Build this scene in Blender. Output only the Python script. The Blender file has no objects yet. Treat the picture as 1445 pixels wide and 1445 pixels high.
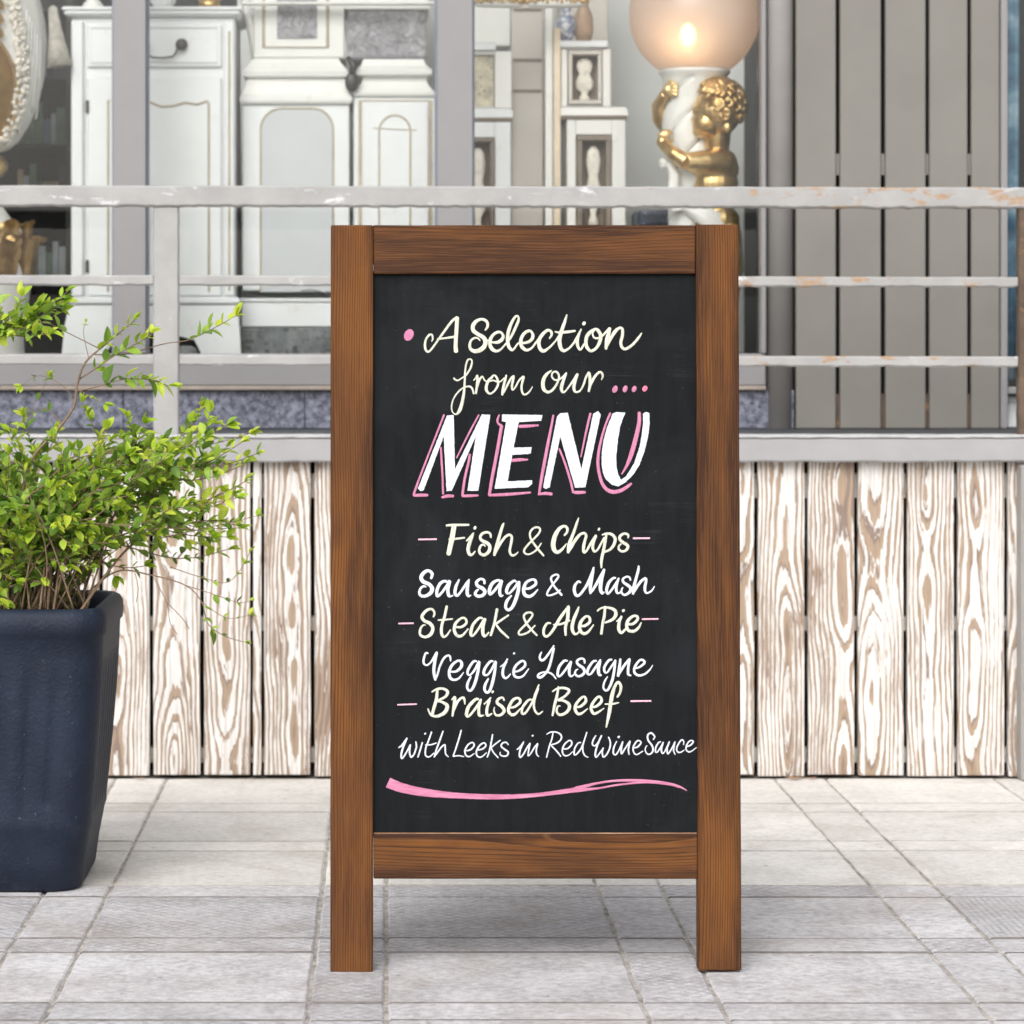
import bpy, bmesh, math, random
from mathutils import Vector, Matrix, Euler, noise
from mathutils.geometry import tessellate_polygon
R = math.radians
scene = bpy.context.scene
COL = scene.collection

# ------------------------------------------------------------------ camera
F = 4312.0            # focal length in photo pixels (1445 wide)
VX, VY = 545.0, 490.0 # where the optical axis meets the photo
H = 0.992             # eye height
cam_d = bpy.data.cameras.new('camera')
cam = bpy.data.objects.new('camera', cam_d)
COL.objects.link(cam)
cam.location = (0, 0, H)
cam.rotation_euler = (R(90), 0, 0)
cam_d.sensor_width = 36.0
cam_d.lens = F / 1445.0 * 36.0
cam_d.shift_x = (722.5 - VX) / 1445.0
cam_d.shift_y = -(722.5 - VY) / 1445.0
cam_d.clip_start = 0.05
cam_d.clip_end = 600
cam_d.dof.use_dof = True
cam_d.dof.focus_distance = 5.15
cam_d.dof.aperture_fstop = 7.5
scene.camera = cam

# ------------------------------------------------------------------ world
SUN_EL, SUN_AZ = 40.0, 196.0      # degrees; azimuth clockwise from +Y
world = bpy.data.worlds.new('World'); scene.world = world
world.use_nodes = True
wn = world.node_tree; wn.nodes.clear()
wo = wn.nodes.new('ShaderNodeOutputWorld'); wb = wn.nodes.new('ShaderNodeBackground')
sk = wn.nodes.new('ShaderNodeTexSky'); sk.sky_type = 'NISHITA'; sk.sun_disc = False
sk.sun_elevation = R(SUN_EL); sk.sun_rotation = R(SUN_AZ)
sk.air_density = 1.0; sk.dust_density = 5.0; sk.ozone_density = 1.0
hs = wn.nodes.new('ShaderNodeHueSaturation'); hs.inputs['Saturation'].default_value = 0.22
wn.links.new(sk.outputs[0], hs.inputs['Color'])
wn.links.new(hs.outputs[0], wb.inputs[0]); wb.inputs[1].default_value = 0.15
wn.links.new(wb.outputs[0], wo.inputs[0])
sun_d = bpy.data.lights.new('sun', 'SUN'); sun_d.energy = 1.3; sun_d.angle = R(50)
sun_d.color = (1.0, 0.995, 0.99)
sun = bpy.data.objects.new('sun', sun_d); COL.objects.link(sun)
sd = Vector((math.sin(R(SUN_AZ)) * math.cos(R(SUN_EL)), math.cos(R(SUN_AZ)) * math.cos(R(SUN_EL)), math.sin(R(SUN_EL))))
sun.rotation_euler = sd.to_track_quat('Z', 'Y').to_euler()
sun.location = (-2, -4, 8)
scene.view_settings.view_transform = 'Standard'
scene.view_settings.look = 'None'
scene.view_settings.gamma = 1.0
scene.view_settings.use_curve_mapping = False
scene.view_settings.exposure = 0.23

# ------------------------------------------------------------------ helpers
def at(px, py, Y):
    """point of the place seen at photo pixel (px,py) at depth Y"""
    return Vector(((px - VX) * Y / F, Y, H - (py - VY) * Y / F))
def X_(px, Y): return (px - VX) * Y / F
def Z_(py, Y): return H - (py - VY) * Y / F

def link(name, mesh, mat, parent=None, loc=None):
    o = bpy.data.objects.new(name, mesh); COL.objects.link(o)
    mats = mat if isinstance(mat, (list, tuple)) else [mat]
    if not mesh.materials:
        for m in mats: mesh.materials.append(m)
    if parent is not None: o.parent = parent
    if loc is not None: o.location = loc
    return o
def tag(o, label=None, cat=None, group=None, kind=None):
    if label: o['label'] = label
    if cat: o['category'] = cat
    if group: o['group'] = group
    if kind: o['kind'] = kind
    return o
def empty(name, loc, label, cat, group=None):
    o = bpy.data.objects.new(name, None); COL.objects.link(o)
    o.empty_display_size = 0.05; o.location = loc
    return tag(o, label, cat, group)
def mesh_of(bm, name='mesh', smooth=False):
    me = bpy.data.meshes.new(name); bm.normal_update(); bm.to_mesh(me); bm.free()
    if smooth:
        for p in me.polygons: p.use_smooth = True
    return me
def bbox(bm, x0, x1, y0, y1, z0, z1, bev=0.0, seg=1):
    vs = [bm.verts.new((x, y, z)) for x in (x0, x1) for y in (y0, y1) for z in (z0, z1)]
    fs = [(0, 1, 3, 2), (4, 6, 7, 5), (0, 4, 5, 1), (2, 3, 7, 6), (0, 2, 6, 4), (1, 5, 7, 3)]
    faces = [bm.faces.new([vs[i] for i in f]) for f in fs]
    if bev > 0:
        es = set(e for f in faces for e in f.edges)
        bmesh.ops.bevel(bm, geom=list(es), offset=bev, segments=seg, affect='EDGES', profile=0.5)
def box(name, x0, x1, y0, y1, z0, z1, mat, parent=None, bev=0.002, seg=1):
    """box as an object whose origin is its own centre"""
    bm = bmesh.new()
    cx, cy, cz = (x0 + x1) / 2, (y0 + y1) / 2, (z0 + z1) / 2
    bbox(bm, x0 - cx, x1 - cx, y0 - cy, y1 - cy, z0 - cz, z1 - cz, bev, seg)
    o = link(name, mesh_of(bm, name), mat, parent)
    o.location = Vector((cx, cy, cz)) - (parent_loc(parent) if parent else Vector())
    return o
def parent_loc(p):
    v = Vector(p.location)
    while p.parent: p = p.parent; v += p.location
    return v
def ring_loft(bm, rings, closed=True, cap0=True, cap1=True):
    """rings: list of equal-length point lists"""
    vr = [[bm.verts.new(p) for p in r] for r in rings]
    n = len(vr[0])
    for a, b in zip(vr, vr[1:]):
        for i in range(n if closed else n - 1):
            j = (i + 1) % n
            bm.faces.new((a[i], a[j], b[j], b[i]))
    if cap0: bm.faces.new(list(reversed(vr[0])))
    if cap1: bm.faces.new(vr[-1])
    return vr
def lathe(bm, prof, cx=0, cy=0, n=32, sx=1.0, sy=1.0, cap=True):
    rings = [[(cx + r * sx * math.cos(2 * math.pi * k / n), cy + r * sy * math.sin(2 * math.pi * k / n), z) for k in range(n)] for r, z in prof]
    ring_loft(bm, rings, True, cap, cap)
def tube(bm, pts, rad, n=8, cap=True):
    """pts list of Vectors, rad number or list"""
    pts = [Vector(p) for p in pts]
    rads = rad if isinstance(rad, (list, tuple)) else [rad] * len(pts)
    rings = []; up = None
    for i, p in enumerate(pts):
        t = (pts[min(i + 1, len(pts) - 1)] - pts[max(i - 1, 0)])
        t = t.normalized() if t.length > 1e-9 else Vector((0, 0, 1))
        if up is None:
            up = t.orthogonal().normalized()
        up = (up - t * up.dot(t)); up = up.normalized() if up.length > 1e-6 else t.orthogonal().normalized()
        s = t.cross(up)
        rings.append([p + (up * math.cos(2 * math.pi * k / n) + s * math.sin(2 * math.pi * k / n)) * rads[i] for k in range(n)])
    ring_loft(bm, rings, True, cap, cap)
def ellipsoid(bm, c, r, rot=(0, 0, 0), u=16, v=10):
    m = Matrix.Translation(c) @ Euler(rot).to_matrix().to_4x4() @ Matrix.Diagonal((r[0], r[1], r[2], 1))
    bmesh.ops.create_uvsphere(bm, u_segments=u, v_segments=v, radius=1.0, matrix=m)
def catmull(pts, step):
    """smooth a list of equal-length tuples; step = samples spacing in first two coords"""
    if len(pts) < 3:
        (a, b) = pts; L = math.hypot(b[0] - a[0], b[1] - a[1]); k = max(2, int(L / step))
        return [tuple(a[q] + (b[q] - a[q]) * i / k for q in range(len(a))) for i in range(k + 1)]
    P = [pts[0]] + list(pts) + [pts[-1]]; out = []
    for i in range(1, len(P) - 2):
        p0, p1, p2, p3 = P[i - 1:i + 3]
        L = math.hypot(p2[0] - p1[0], p2[1] - p1[1]); k = max(2, int(L / step))
        for j in range(k):
            t = j / k
            out.append(tuple(0.5 * ((2 * p1[q]) + (-p0[q] + p2[q]) * t + (2 * p0[q] - 5 * p1[q] + 4 * p2[q] - p3[q]) * t * t + (-p0[q] + 3 * p1[q] - 3 * p2[q] + p3[q]) * t ** 3) for q in range(len(p1))))
    out.append(tuple(pts[-1]))
    return out

# ------------------------------------------------------------------ material kit
class NT:
    def __init__(s, name):
        s.m = bpy.data.materials.new(name); s.m.use_nodes = True
        s.t = s.m.node_tree; s.t.nodes.clear()
        s.out = s.t.nodes.new('ShaderNodeOutputMaterial')
        s.b = s.t.nodes.new('ShaderNodeBsdfPrincipled')
        s.t.links.new(s.b.outputs[0], s.out.inputs[0])
    def n(s, typ, **kw):
        nd = s.t.nodes.new(typ)
        for k, v in kw.items(): setattr(nd, k, v)
        return nd
    def l(s, a, b): s.t.links.new(a, b)
    def val(s, sock, v):
        if hasattr(v, 'bl_idname') or hasattr(v, 'is_linked') or isinstance(v, bpy.types.NodeSocket): s.l(v, sock)
        else: sock.default_value = v
    def math(s, op, a, b=0.0, c=None):
        nd = s.n('ShaderNodeMath', operation=op)
        s.val(nd.inputs[0], a); s.val(nd.inputs[1], b)
        if c is not None: s.val(nd.inputs[2], c)
        return nd.outputs[0]
    def obj(s): return s.n('ShaderNodeTexCoord').outputs['Object']
    def geo(s): return s.n('ShaderNodeNewGeometry').outputs['Position']
    def rnd(s): return s.n('ShaderNodeObjectInfo').outputs['Random']
    def sep(s, v):
        nd = s.n('ShaderNodeSeparateXYZ'); s.l(v, nd.inputs[0]); return nd.outputs
    def comb(s, x, y, z):
        nd = s.n('ShaderNodeCombineXYZ'); s.val(nd.inputs[0], x); s.val(nd.inputs[1], y); s.val(nd.inputs[2], z); return nd.outputs[0]
    def noise(s, vec, scale=5.0, detail=4.0, rough=0.55, dist=0.0, out=0):
        nd = s.n('ShaderNodeTexNoise'); s.l(vec, nd.inputs['Vector'])
        nd.inputs['Scale'].default_value = scale; nd.inputs['Detail'].default_value = detail
        nd.inputs['Roughness'].default_value = rough; nd.inputs['Distortion'].default_value = dist
        return nd.outputs[out]
    def ramp(s, f, stops, interp='LINEAR'):
        nd = s.n('ShaderNodeValToRGB'); nd.color_ramp.interpolation = interp; s.l(f, nd.inputs[0])
        e = nd.color_ramp.elements
        while len(e) < len(stops): e.new(0.5)
        for el, (p, c) in zip(e, stops):
            el.position = p; el.color = (c, c, c, 1) if isinstance(c, (int, float)) else (*c, 1)
        return nd.outputs[0]
    def mix(s, f, a, b, mode='MIX'):
        nd = s.n('ShaderNodeMix', data_type='RGBA', blend_type=mode)
        s.val(nd.inputs[0], f)
        for i, v in ((6, a), (7, b)):
            if isinstance(v, tuple): nd.inputs[i].default_value = (*v[:3], 1)
            else: s.l(v, nd.inputs[i])
        return nd.outputs[2]
    def bump(s, h, strength=0.3, dist=0.002):
        nd = s.n('ShaderNodeBump'); s.l(h, nd.inputs['Height']); nd.inputs['Strength'].default_value = strength
        nd.inputs['Distance'].default_value = dist; s.l(nd.outputs[0], s.b.inputs['Normal'])
    def set(s, color=None, rough=None, metal=None, spec=None):
        for k, v in (('Base Color', color), ('Roughness', rough), ('Metallic', metal), ('Specular IOR Level', spec)):
            if v is None: continue
            if isinstance(v, tuple): s.b.inputs[k].default_value = (*v[:3], 1)
            else: s.val(s.b.inputs[k], v)
        return s.m
def lin(r, g, b):
    return tuple(((c / 255) / 12.92 if c / 255 <= 0.04045 else ((c / 255 + 0.055) / 1.055) ** 2.4) for c in (r, g, b))

def mat_paint(name, col, rough=0.5, var=0.06, chips=None, chip_amt=0.0, metal=0.0, scale=14.0):
    n = NT(name); v = n.obj(); p = n.geo()
    ns = n.noise(p, scale, 5, 0.6)
    dark = tuple(c * (1 - var * 2) for c in col); lite = tuple(min(1, c * (1 + var)) for c in col)
    c = n.mix(n.ramp(ns, [(0.3, 0.0), (0.7, 1.0)]), dark, lite)
    if chips:
        m = n.ramp(n.noise(p, scale * 2.2, 6, 0.7), [(0.5 + (0.5 - chip_amt) * 0.4, 0.0), (0.56 + (0.5 - chip_amt) * 0.4, 1.0)])
        c = n.mix(m, c, chips)
    n.bump(n.noise(p, 120, 3, 0.6), 0.12, 0.001)
    return n.set(c, rough, metal)
# ------------------------------------------------------------------ materials
def mat_rings(name, spacing, dmin, damp, zfreq, ramp_f, cols, rough, wear=None, bumps=0.3, zk=1.0, fine=0.0, xk=0.8, nk=0.35, x0=0.0):
    """flat-sawn timber: growth rings of a tilted, wandering trunk axis cut by the board; grain runs along local Z"""
    n = NT(name); x, y, z = n.sep(n.obj()); r = n.rnd()
    r2 = n.math('FRACT', n.math('MULTIPLY', r, 17.31)); r3 = n.math('FRACT', n.math('MULTIPLY', r, 57.77))
    zz = n.math('ADD', n.math('MULTIPLY', z, zfreq), n.math('MULTIPLY', r, 63.0))
    n1 = n.noise(n.comb(n.math('MULTIPLY', x, 4.0), n.math('MULTIPLY', y, 4.0), zz), 1.0, 2, 0.45)
    d = n.math('ADD', n.math('MULTIPLY', n.math('SUBTRACT', n1, 0.5), damp), dmin)
    xo = n.math('ADD', n.math('ADD', x, x0), n.math('MULTIPLY', n.math('SUBTRACT', r2, 0.5), xk * 0.1))
    n2 = n.noise(n.comb(n.math('MULTIPLY', x, 22.0), n.math('MULTIPLY', y, 22.0), n.math('ADD', n.math('MULTIPLY', z, zfreq * 2.2), n.math('MULTIPLY', r3, 40.0))), 1.0, 3, 0.55)
    xo = n.math('ADD', xo, n.math('MULTIPLY', n.math('SUBTRACT', n2, 0.5), 0.016 * zk))
    rr = n.math('SQRT', n.math('ADD', n.math('MULTIPLY', xo, xo), n.math('MULTIPLY', d, d)))
    n3 = n.noise(n.comb(n.math('MULTIPLY', x, 160.0), n.math('MULTIPLY', y, 160.0), n.math('ADD', n.math('MULTIPLY', z, 9.0), n.math('MULTIPLY', r2, 30.0))), 1.0, 3, 0.6)
    rr = n.math('ADD', rr, n.math('MULTIPLY', n.math('SUBTRACT', n3, 0.5), spacing * nk))
    ph2 = n.math('FRACT', n.math('DIVIDE', rr, spacing * 0.36))
    ph = n.math('FRACT', n.math('DIVIDE', rr, spacing))
    ring = n.ramp(ph, ramp_f)
    fib = n.noise(n.comb(n.math('MULTIPLY', x, 420.0), n.math('MULTIPLY', y, 420.0), n.math('ADD', n.math('MULTIPLY', z, 11.0), n.math('MULTIPLY', r, 20.0))), 1.0, 2, 0.6)
    big = n.noise(n.comb(n.math('MULTIPLY', x, 10.0), n.math('MULTIPLY', y, 10.0), n.math('ADD', n.math('MULTIPLY', z, 4.2), n.math('MULTIPLY', r3, 90.0))), 1.0, 4, 0.6)
    return n, dict(ring=ring, fib=fib, big=big, x=x, y=y, z=z, r=r, r2=r2, r3=r3, ph=ph, ph2=ph2, cols=cols)

# stained pine of the menu board frame
def stained(name, tone=1.0, x0=0.0):
    n, k = mat_rings(name, 0.0031, 0.055, 0.045, 1.3, [(0.0, 0.15), (0.35, 0.0), (0.70, 0.9), (0.80, 1.0), (0.90, 0.15), (1.0, 0.15)], None, 0.5, zk=0.22, xk=0.3, nk=0.22, x0=x0)
    T3 = lambda r, g, b: tuple(c * tone for c in lin(r, g, b))
    c = n.mix(n.math('MULTIPLY', k['ring'], 0.72), T3(98, 60, 29), T3(47, 28, 17))
    warm = n.ramp(k['big'], [(0.42, 0.0), (0.60, 1.0)])
    c = n.mix(n.math('MULTIPLY', n.math('MULTIPLY', warm, n.math('SUBTRACT', 1.0, k['ring'])), 0.8), c, T3(122, 76, 32))
    # torch burnt patches, strongest along the arrises
    bn = n.noise(n.comb(n.math('MULTIPLY', k['x'], 22.0), n.math('MULTIPLY', k['y'], 30.0), n.math('ADD', n.math('MULTIPLY', k['z'], 2.6), n.math('MULTIPLY', k['r2'], 70.0))), 1.0, 3, 0.5)
    edge = n.ramp(n.math('ABSOLUTE', n.math('ADD', k['x'], 0.004)), [(0.016, 0.0), (0.034, 1.0)])
    burn = n.ramp(n.math('ADD', bn, n.math('MULTIPLY', edge, 0.15)), [(0.48, 0.0), (0.66, 1.0)])
    c = n.mix(n.math('MULTIPLY', burn, 0.75), c, T3(40, 23, 17))
    c = n.mix(n.math('MULTIPLY', n.ramp(k['fib'], [(0.48, 0.0), (0.64, 1.0)]), 0.30), c, T3(124, 82, 50))
    c = n.mix(n.math('MULTIPLY', n.ramp(k['ph'], [(0.80, 0.0), (0.88, 1.0), (0.95, 0.0)]), 0.30), c, T3(140, 98, 64))
    n.bump(n.math('ADD', n.math('MULTIPLY', k['ring'], 0.5), n.math('MULTIPLY', k['fib'], 0.6)), 0.5, 0.0012)
    return n.set(c, n.math('ADD', 0.45, n.math('MULTIPLY', k['fib'], 0.25)), spec=0.16)
M_STAIN = stained('stained_pine', 1.0, 0.075)
M_STAIN_R = stained('stained_pine_rail', 1.0, 0.045)
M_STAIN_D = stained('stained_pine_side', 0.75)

# white-washed brushed pine skirt boards
def washed():
    n, k = mat_rings('whitewashed_pine', 0.0088, 0.026, 0.115, 2.1,
                     [(0.0, 0.0), (0.38, 0.0), (0.46, 0.35), (0.54, 1.0), (0.84, 0.85), (0.92, 0.15), (1.0, 0.0)], None, 0.6, zk=1.15, xk=0.55, nk=0.6)
    white = n.mix(n.ramp(k['fib'], [(0.35, 0.0), (0.65, 1.0)]), lin(196, 190, 184), lin(230, 228, 226))
    wear = n.ramp(k['big'], [(0.40, 0.0), (0.70, 1.0)])
    edge = n.ramp(n.math('ABSOLUTE', k['x']), [(0.030, 0.0), (0.055, 1.0)])
    thr = n.math('ADD', n.math('MULTIPLY', k['ring'], 1.0), n.math('MULTIPLY', n.math('SUBTRACT', wear, n.math('ADD', 0.22, n.math('MULTIPLY', k['r2'], 0.35))), 1.1))
    thr = n.math('ADD', thr, n.math('MULTIPLY', n.math('SUBTRACT', k['fib'], 0.5), 1.0))
    fm = n.ramp(n.noise(n.comb(n.math('MULTIPLY', k['x'], 26.0), k['y'], n.math('ADD', n.math('MULTIPLY', k['z'], 2.5), n.math('MULTIPLY', k['r'], 31.0))), 1.0, 3, 0.6), [(0.44, 0.0), (0.62, 1.0)])
    thr = n.math('ADD', thr, n.math('MULTIPLY', n.math('MULTIPLY', n.ramp(k['ph2'], [(0.45, 0.0), (0.6, 1.0), (0.85, 1.0), (0.97, 0.0)]), fm), 0.62))
    m = n.ramp(thr, [(0.44, 0.0), (0.54, 1.0)])
    brown = n.mix(k['fib'], lin(122, 98, 76), lin(176, 148, 118))
    brown = n.mix(n.ramp(k['ph'], [(0.52, 1.0), (0.62, 0.0)]), brown, lin(118, 94, 78))
    c = n.mix(n.math('MULTIPLY', m, 0.86), white, brown)
    n.bump(n.math('SUBTRACT', 1.0, n.math('ADD', n.math('MULTIPLY', m, 0.8), n.math('MULTIPLY', k['fib'], 0.25))), 0.5, 0.0015)
    return n.set(c, 0.72, spec=0.25)
M_WASH = washed()

# chalkboard
def chalkboard():
    n = NT('chalkboard_paint'); p = n.obj(); x, y, z = n.sep(p)
    st = n.noise(n.comb(n.math('MULTIPLY', x, 60.0), y, n.math('MULTIPLY', z, 9.0)), 1.0, 5, 0.65)
    sm = n.noise(p, 5.0, 5, 0.6, 0.8)
    c = n.mix(n.ramp(st, [(0.35, 0.0), (0.75, 1.0)]), lin(17, 19, 21), lin(24, 27, 30))
    c = n.mix(n.math('MULTIPLY', n.ramp(sm, [(0.48, 0.0), (0.74, 1.0)]), 0.6), c, lin(38, 42, 45))
    hz = n.noise(n.comb(n.math('MULTIPLY', x, 7.0), y, n.math('MULTIPLY', z, 160.0)), 1.0, 5, 0.75)
    hm = n.ramp(n.noise(p, 9.0, 3, 0.5), [(0.56, 0.0), (0.70, 1.0)])
    c = n.mix(n.math('MULTIPLY', n.math('MULTIPLY', n.ramp(hz, [(0.52, 0.0), (0.72, 1.0)]), hm), 0.22), c, lin(88, 92, 94))
    sp = n.noise(p, 260.0, 2, 0.5)
    c = n.mix(n.math('MULTIPLY', n.ramp(sp, [(0.735, 0.0), (0.76, 1.0)]), 0.4), c, lin(150, 152, 150))
    n.bump(n.math('ADD', st, n.math('MULTIPLY', hz, 0.4)), 0.25, 0.001)
    return n.set(c, 0.7, spec=0.12)
M_CHALK = chalkboard()
def marker(name, a, b, fib=(90.0, 12.0)):
    n = NT(name); x, y, z = n.sep(n.obj())
    st = n.noise(n.comb(n.math('MULTIPLY', x, fib[0] * 4), y, n.math('MULTIPLY', z, fib[1] * 4)), 1.0, 4, 0.6)
    c = n.mix(n.ramp(st, [(0.3, 0.0), (0.7, 1.0)]), a, b)
    return n.set(c, 0.6, spec=0.3)
M_CREAM = marker('cream_paint_marker', lin(176, 178, 160), lin(228, 228, 214))
M_WHITE = marker('white_paint_marker', lin(190, 195, 205), lin(232, 236, 242))
M_PINK = marker('pink_paint_marker', lin(176, 104, 138), lin(208, 138, 170))
M_LPINK = marker('pale_pink_paint_marker', lin(214, 158, 180), lin(236, 196, 210))
M_RPINK = marker('coral_pink_paint_marker', lin(226, 110, 138), lin(234, 130, 152))
M_SWOOSH = marker('pink_brush_stroke', lin(172, 96, 130), lin(212, 142, 170), (6.0, 60.0))

# painted rail metal, chipped and rusting towards the right
def rail_metal():
    n = NT('chipped_grey_rail_paint'); p = n.geo(); x, y, z = n.sep(p)
    c = n.mix(n.ramp(n.noise(p, 9, 5, 0.6), [(0.3, 0.0), (0.7, 1.0)]), lin(149, 148, 147), lin(168, 167, 166))
    # fresh white smears
    wm = n.ramp(n.noise(n.comb(n.math('MULTIPLY', x, 7.0), y, n.math('MULTIPLY', z, 22.0)), 1.0, 6, 0.72, 0.5), [(0.60, 0.0), (0.66, 1.0)])
    c = n.mix(wm, c, lin(206, 206, 208))
    right = n.ramp(n.math('MULTIPLY', x, 0.5), [(0.22, 0.0), (0.50, 1.0)])
    rn = n.noise(n.comb(n.math('MULTIPLY', x, 11.0), n.math('MULTIPLY', y, 20.0), n.math('MULTIPLY', z, 26.0)), 1.0, 7, 0.72)
    rm = n.ramp(n.math('ADD', rn, n.math('MULTIPLY', right, 0.145)), [(0.665, 0.0), (0.72, 1.0)])
    rust = n.mix(n.noise(p, 90, 3, 0.6), lin(120, 86, 58), lin(196, 164, 128))
    c = n.mix(n.math('MULTIPLY', rm, 0.85), c, rust)
    n.bump(n.noise(p, 60, 5, 0.65), 0.35, 0.002)
    return n.set(c, 0.5, spec=0.4)
M_RAIL = rail_metal()
M_RUST = mat_paint('rusty_brown_metal', lin(96, 80, 66), 0.75, 0.25, lin(136, 104, 76), 0.3)
M_BEAM = mat_paint('grey_beam_paint', lin(156, 155, 156), 0.55, 0.05, lin(206, 180, 150), 0.02, scale=7)
M_BEAMEDGE = mat_paint('lit_scuffed_beam_edge', lin(182, 182, 183), 0.6, 0.08, lin(150, 145, 140), 0.2, scale=18)  # paler than the beam: its lit top edge put into the colour, plus scuffs
M_FRAME = mat_paint('window_frame_grey_paint', lin(137, 135, 136), 0.45, 0.02)
M_FRAME_B = mat_paint('window_gasket_blue_grey', lin(120, 130, 146), 0.5, 0.04)
M_COLUMN = mat_paint('column_grey_paint', lin(150, 147, 144), 0.5, 0.03)
M_SLAT = mat_paint('slat_taupe_paint', lin(122, 119, 113), 0.55, 0.04, lin(130, 116, 100), 0.03, scale=5)
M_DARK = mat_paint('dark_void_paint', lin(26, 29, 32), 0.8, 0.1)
M_DECK = mat_paint('dark_deck_board', lin(62, 65, 70), 0.6, 0.15)
M_CAP = mat_paint('batten_bleached_wood', lin(196, 192, 184), 0.7, 0.10, lin(150, 146, 136), 0.3, scale=30)
def granite():
    n = NT('blue_grey_granite'); p = n.geo()
    a = n.noise(p, 55, 5, 0.75)
    c = n.mix(n.ramp(a, [(0.38, 0.0), (0.62, 1.0)]), lin(66, 70, 84), lin(140, 142, 158))
    c = n.mix(n.ramp(n.noise(p, 150, 2, 0.5), [(0.6, 0.0), (0.68, 1.0)]), c, lin(48, 50, 62))
    return n.set(c, 0.55)
M_GRANITE = granite()
def concrete(name, a, b, pattern=None, bumpk=0.4, rag=(0.42, 0.66)):
    n = NT(name); p = n.geo(); x, y, z = n.sep(p); r = n.rnd()
    g = n.noise(p, 7, 6, 0.65); f = n.noise(n.comb(n.math('MULTIPLY', x, 60.0), n.math('MULTIPLY', y, 60.0), z), 1.0, 6, 0.7)
    s = n.noise(p, 320, 2, 0.6)
    c = n.mix(n.ramp(n.math('ADD', n.math('MULTIPLY', g, 0.4), n.math('MULTIPLY', f, 0.6)), [(0.40, 0.0), (0.58, 1.0)]), a, b)
    tint = n.ramp(r, [(0.0, 0.90), (1.0, 1.06)])
    c = n.mix(1.0, c, tint, 'MULTIPLY')
    c = n.mix(n.math('MULTIPLY', n.ramp(s, [(0.58, 0.0), (0.72, 1.0)]), 0.35), c, tuple(q * 0.55 for q in a))
    st = n.ramp(n.noise(p, 2.6, 7, 0.72, 0.6), [(0.50, 0.0), (0.66, 1.0)])
    c = n.mix(n.math('MULTIPLY', st, 0.34), c, lin(150, 138, 124))
    gum = n.ramp(n.noise(p, 38, 2, 0.4), [(0.73, 0.0), (0.75, 1.0)])
    c = n.mix(n.math('MULTIPLY', gum, 0.45), c, lin(92, 88, 86))
    h = n.math('ADD', n.math('MULTIPLY', f, 0.8), n.math('MULTIPLY', s, 0.3))
    worn = n.ramp(n.noise(p, 11, 4, 0.6), [(rag[0], 0.25), (rag[1], 1.0)])
    pat = None
    if pattern == 'diamond':
        u = n.math('MULTIPLY', n.math('ADD', x, y), 36.0); v = n.math('MULTIPLY', n.math('SUBTRACT', x, y), 36.0)
        pat = n.math('MINIMUM', n.math('PINGPONG', u, 0.5), n.math('PINGPONG', v, 0.5))
    if pattern == 'rib':
        pat = n.math('PINGPONG', n.math('MULTIPLY', x, 85.0), 0.5)
    if pat is not None:
        pm = n.ramp(pat, [(0.04, 0.0), (0.16, 1.0)])
        h = n.math('ADD', n.math('MULTIPLY', n.math('MULTIPLY', pm, worn), 1.6), n.math('MULTIPLY', h, 0.6))
        c = n.mix(n.math('MULTIPLY', n.math('SUBTRACT', 1.0, pm), n.math('MULTIPLY', worn, 0.55)), c, tuple(q * 0.6 for q in a))
    n.bump(h, bumpk, 0.003)
    return n.set(c, 0.85, spec=0.2)
PA, PB = lin(168, 165, 167), lin(210, 208, 210)
M_SLAB = concrete('worn_concrete_slab', PA, PB)
M_SLAB_D = concrete('diamond_cast_slab', lin(160, 157, 159), lin(202, 200, 203), 'diamond')
M_SLAB_R = concrete('ribbed_cast_slab', PA, lin(200, 198, 201), 'rib')
M_SLAB_P = concrete('pale_smooth_slab', lin(200, 197, 192), lin(226, 223, 218), None, 0.15)
def joint():
    n = NT('sandy_joint_filling'); p = n.geo()
    c = n.mix(n.ramp(n.noise(p, 25, 6, 0.7), [(0.35, 0.0), (0.65, 1.0)]), lin(136, 131, 126), lin(200, 194, 186))
    n.bump(n.noise(p, 160, 4, 0.7), 0.8, 0.004)
    return n.set(c, 0.95, spec=0.1)
M_JOINT = joint()
M_EDGE = mat_paint('dirty_slab_edge', lin(122, 117, 114), 0.9, 0.2, scale=30)
M_EDGE_P = mat_paint('pale_slab_edge', lin(172, 166, 160), 0.9, 0.2, scale=30)

# furniture
def furniture(name, base, grime, amt=0.5):
    n = NT(name); p = n.geo()
    c = n.mix(n.ramp(n.noise(p, 6, 4, 0.6), [(0.3, 0.0), (0.7, 1.0)]), tuple(q * 0.93 for q in base), base)
    ao = n.n('ShaderNodeNewGeometry').outputs['Pointiness']
    gr = n.ramp(n.noise(p, 16, 6, 0.72), [(0.60, 0.0), (0.72, 1.0)])
    c = n.mix(n.math('MULTIPLY', gr, amt * 0.5), c, grime)
    return n.set(c, 0.45)
M_FW = furniture('white_distressed_paint', lin(229, 232, 233), lin(190, 176, 150), 0.5)
M_FW2 = furniture('warm_white_paint', lin(228, 228, 224), lin(180, 164, 136), 0.8)
M_PANEL = furniture('cool_white_panel', lin(196, 200, 202), lin(190, 184, 170), 0.3)
M_ANT = mat_paint('antiqued_tan_line', lin(184, 172, 150), 0.6, 0.12)
M_TAUPE = mat_paint('taupe_niche_paint', lin(130, 118, 106), 0.7, 0.12)
M_CREAMWOOD = mat_paint('cream_wood_post', lin(226, 210, 184), 0.6, 0.08)
M_WALL = mat_paint('pale_grey_wall', lin(232, 234, 232), 0.8, 0.02, scale=2)
M_BEIGE = mat_paint('beige_screen_paint', lin(206, 200, 192), 0.7, 0.04, scale=3)
M_DWALL = mat_paint('dark_teal_wall', lin(44, 52, 54), 0.8, 0.2, scale=3)
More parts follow.
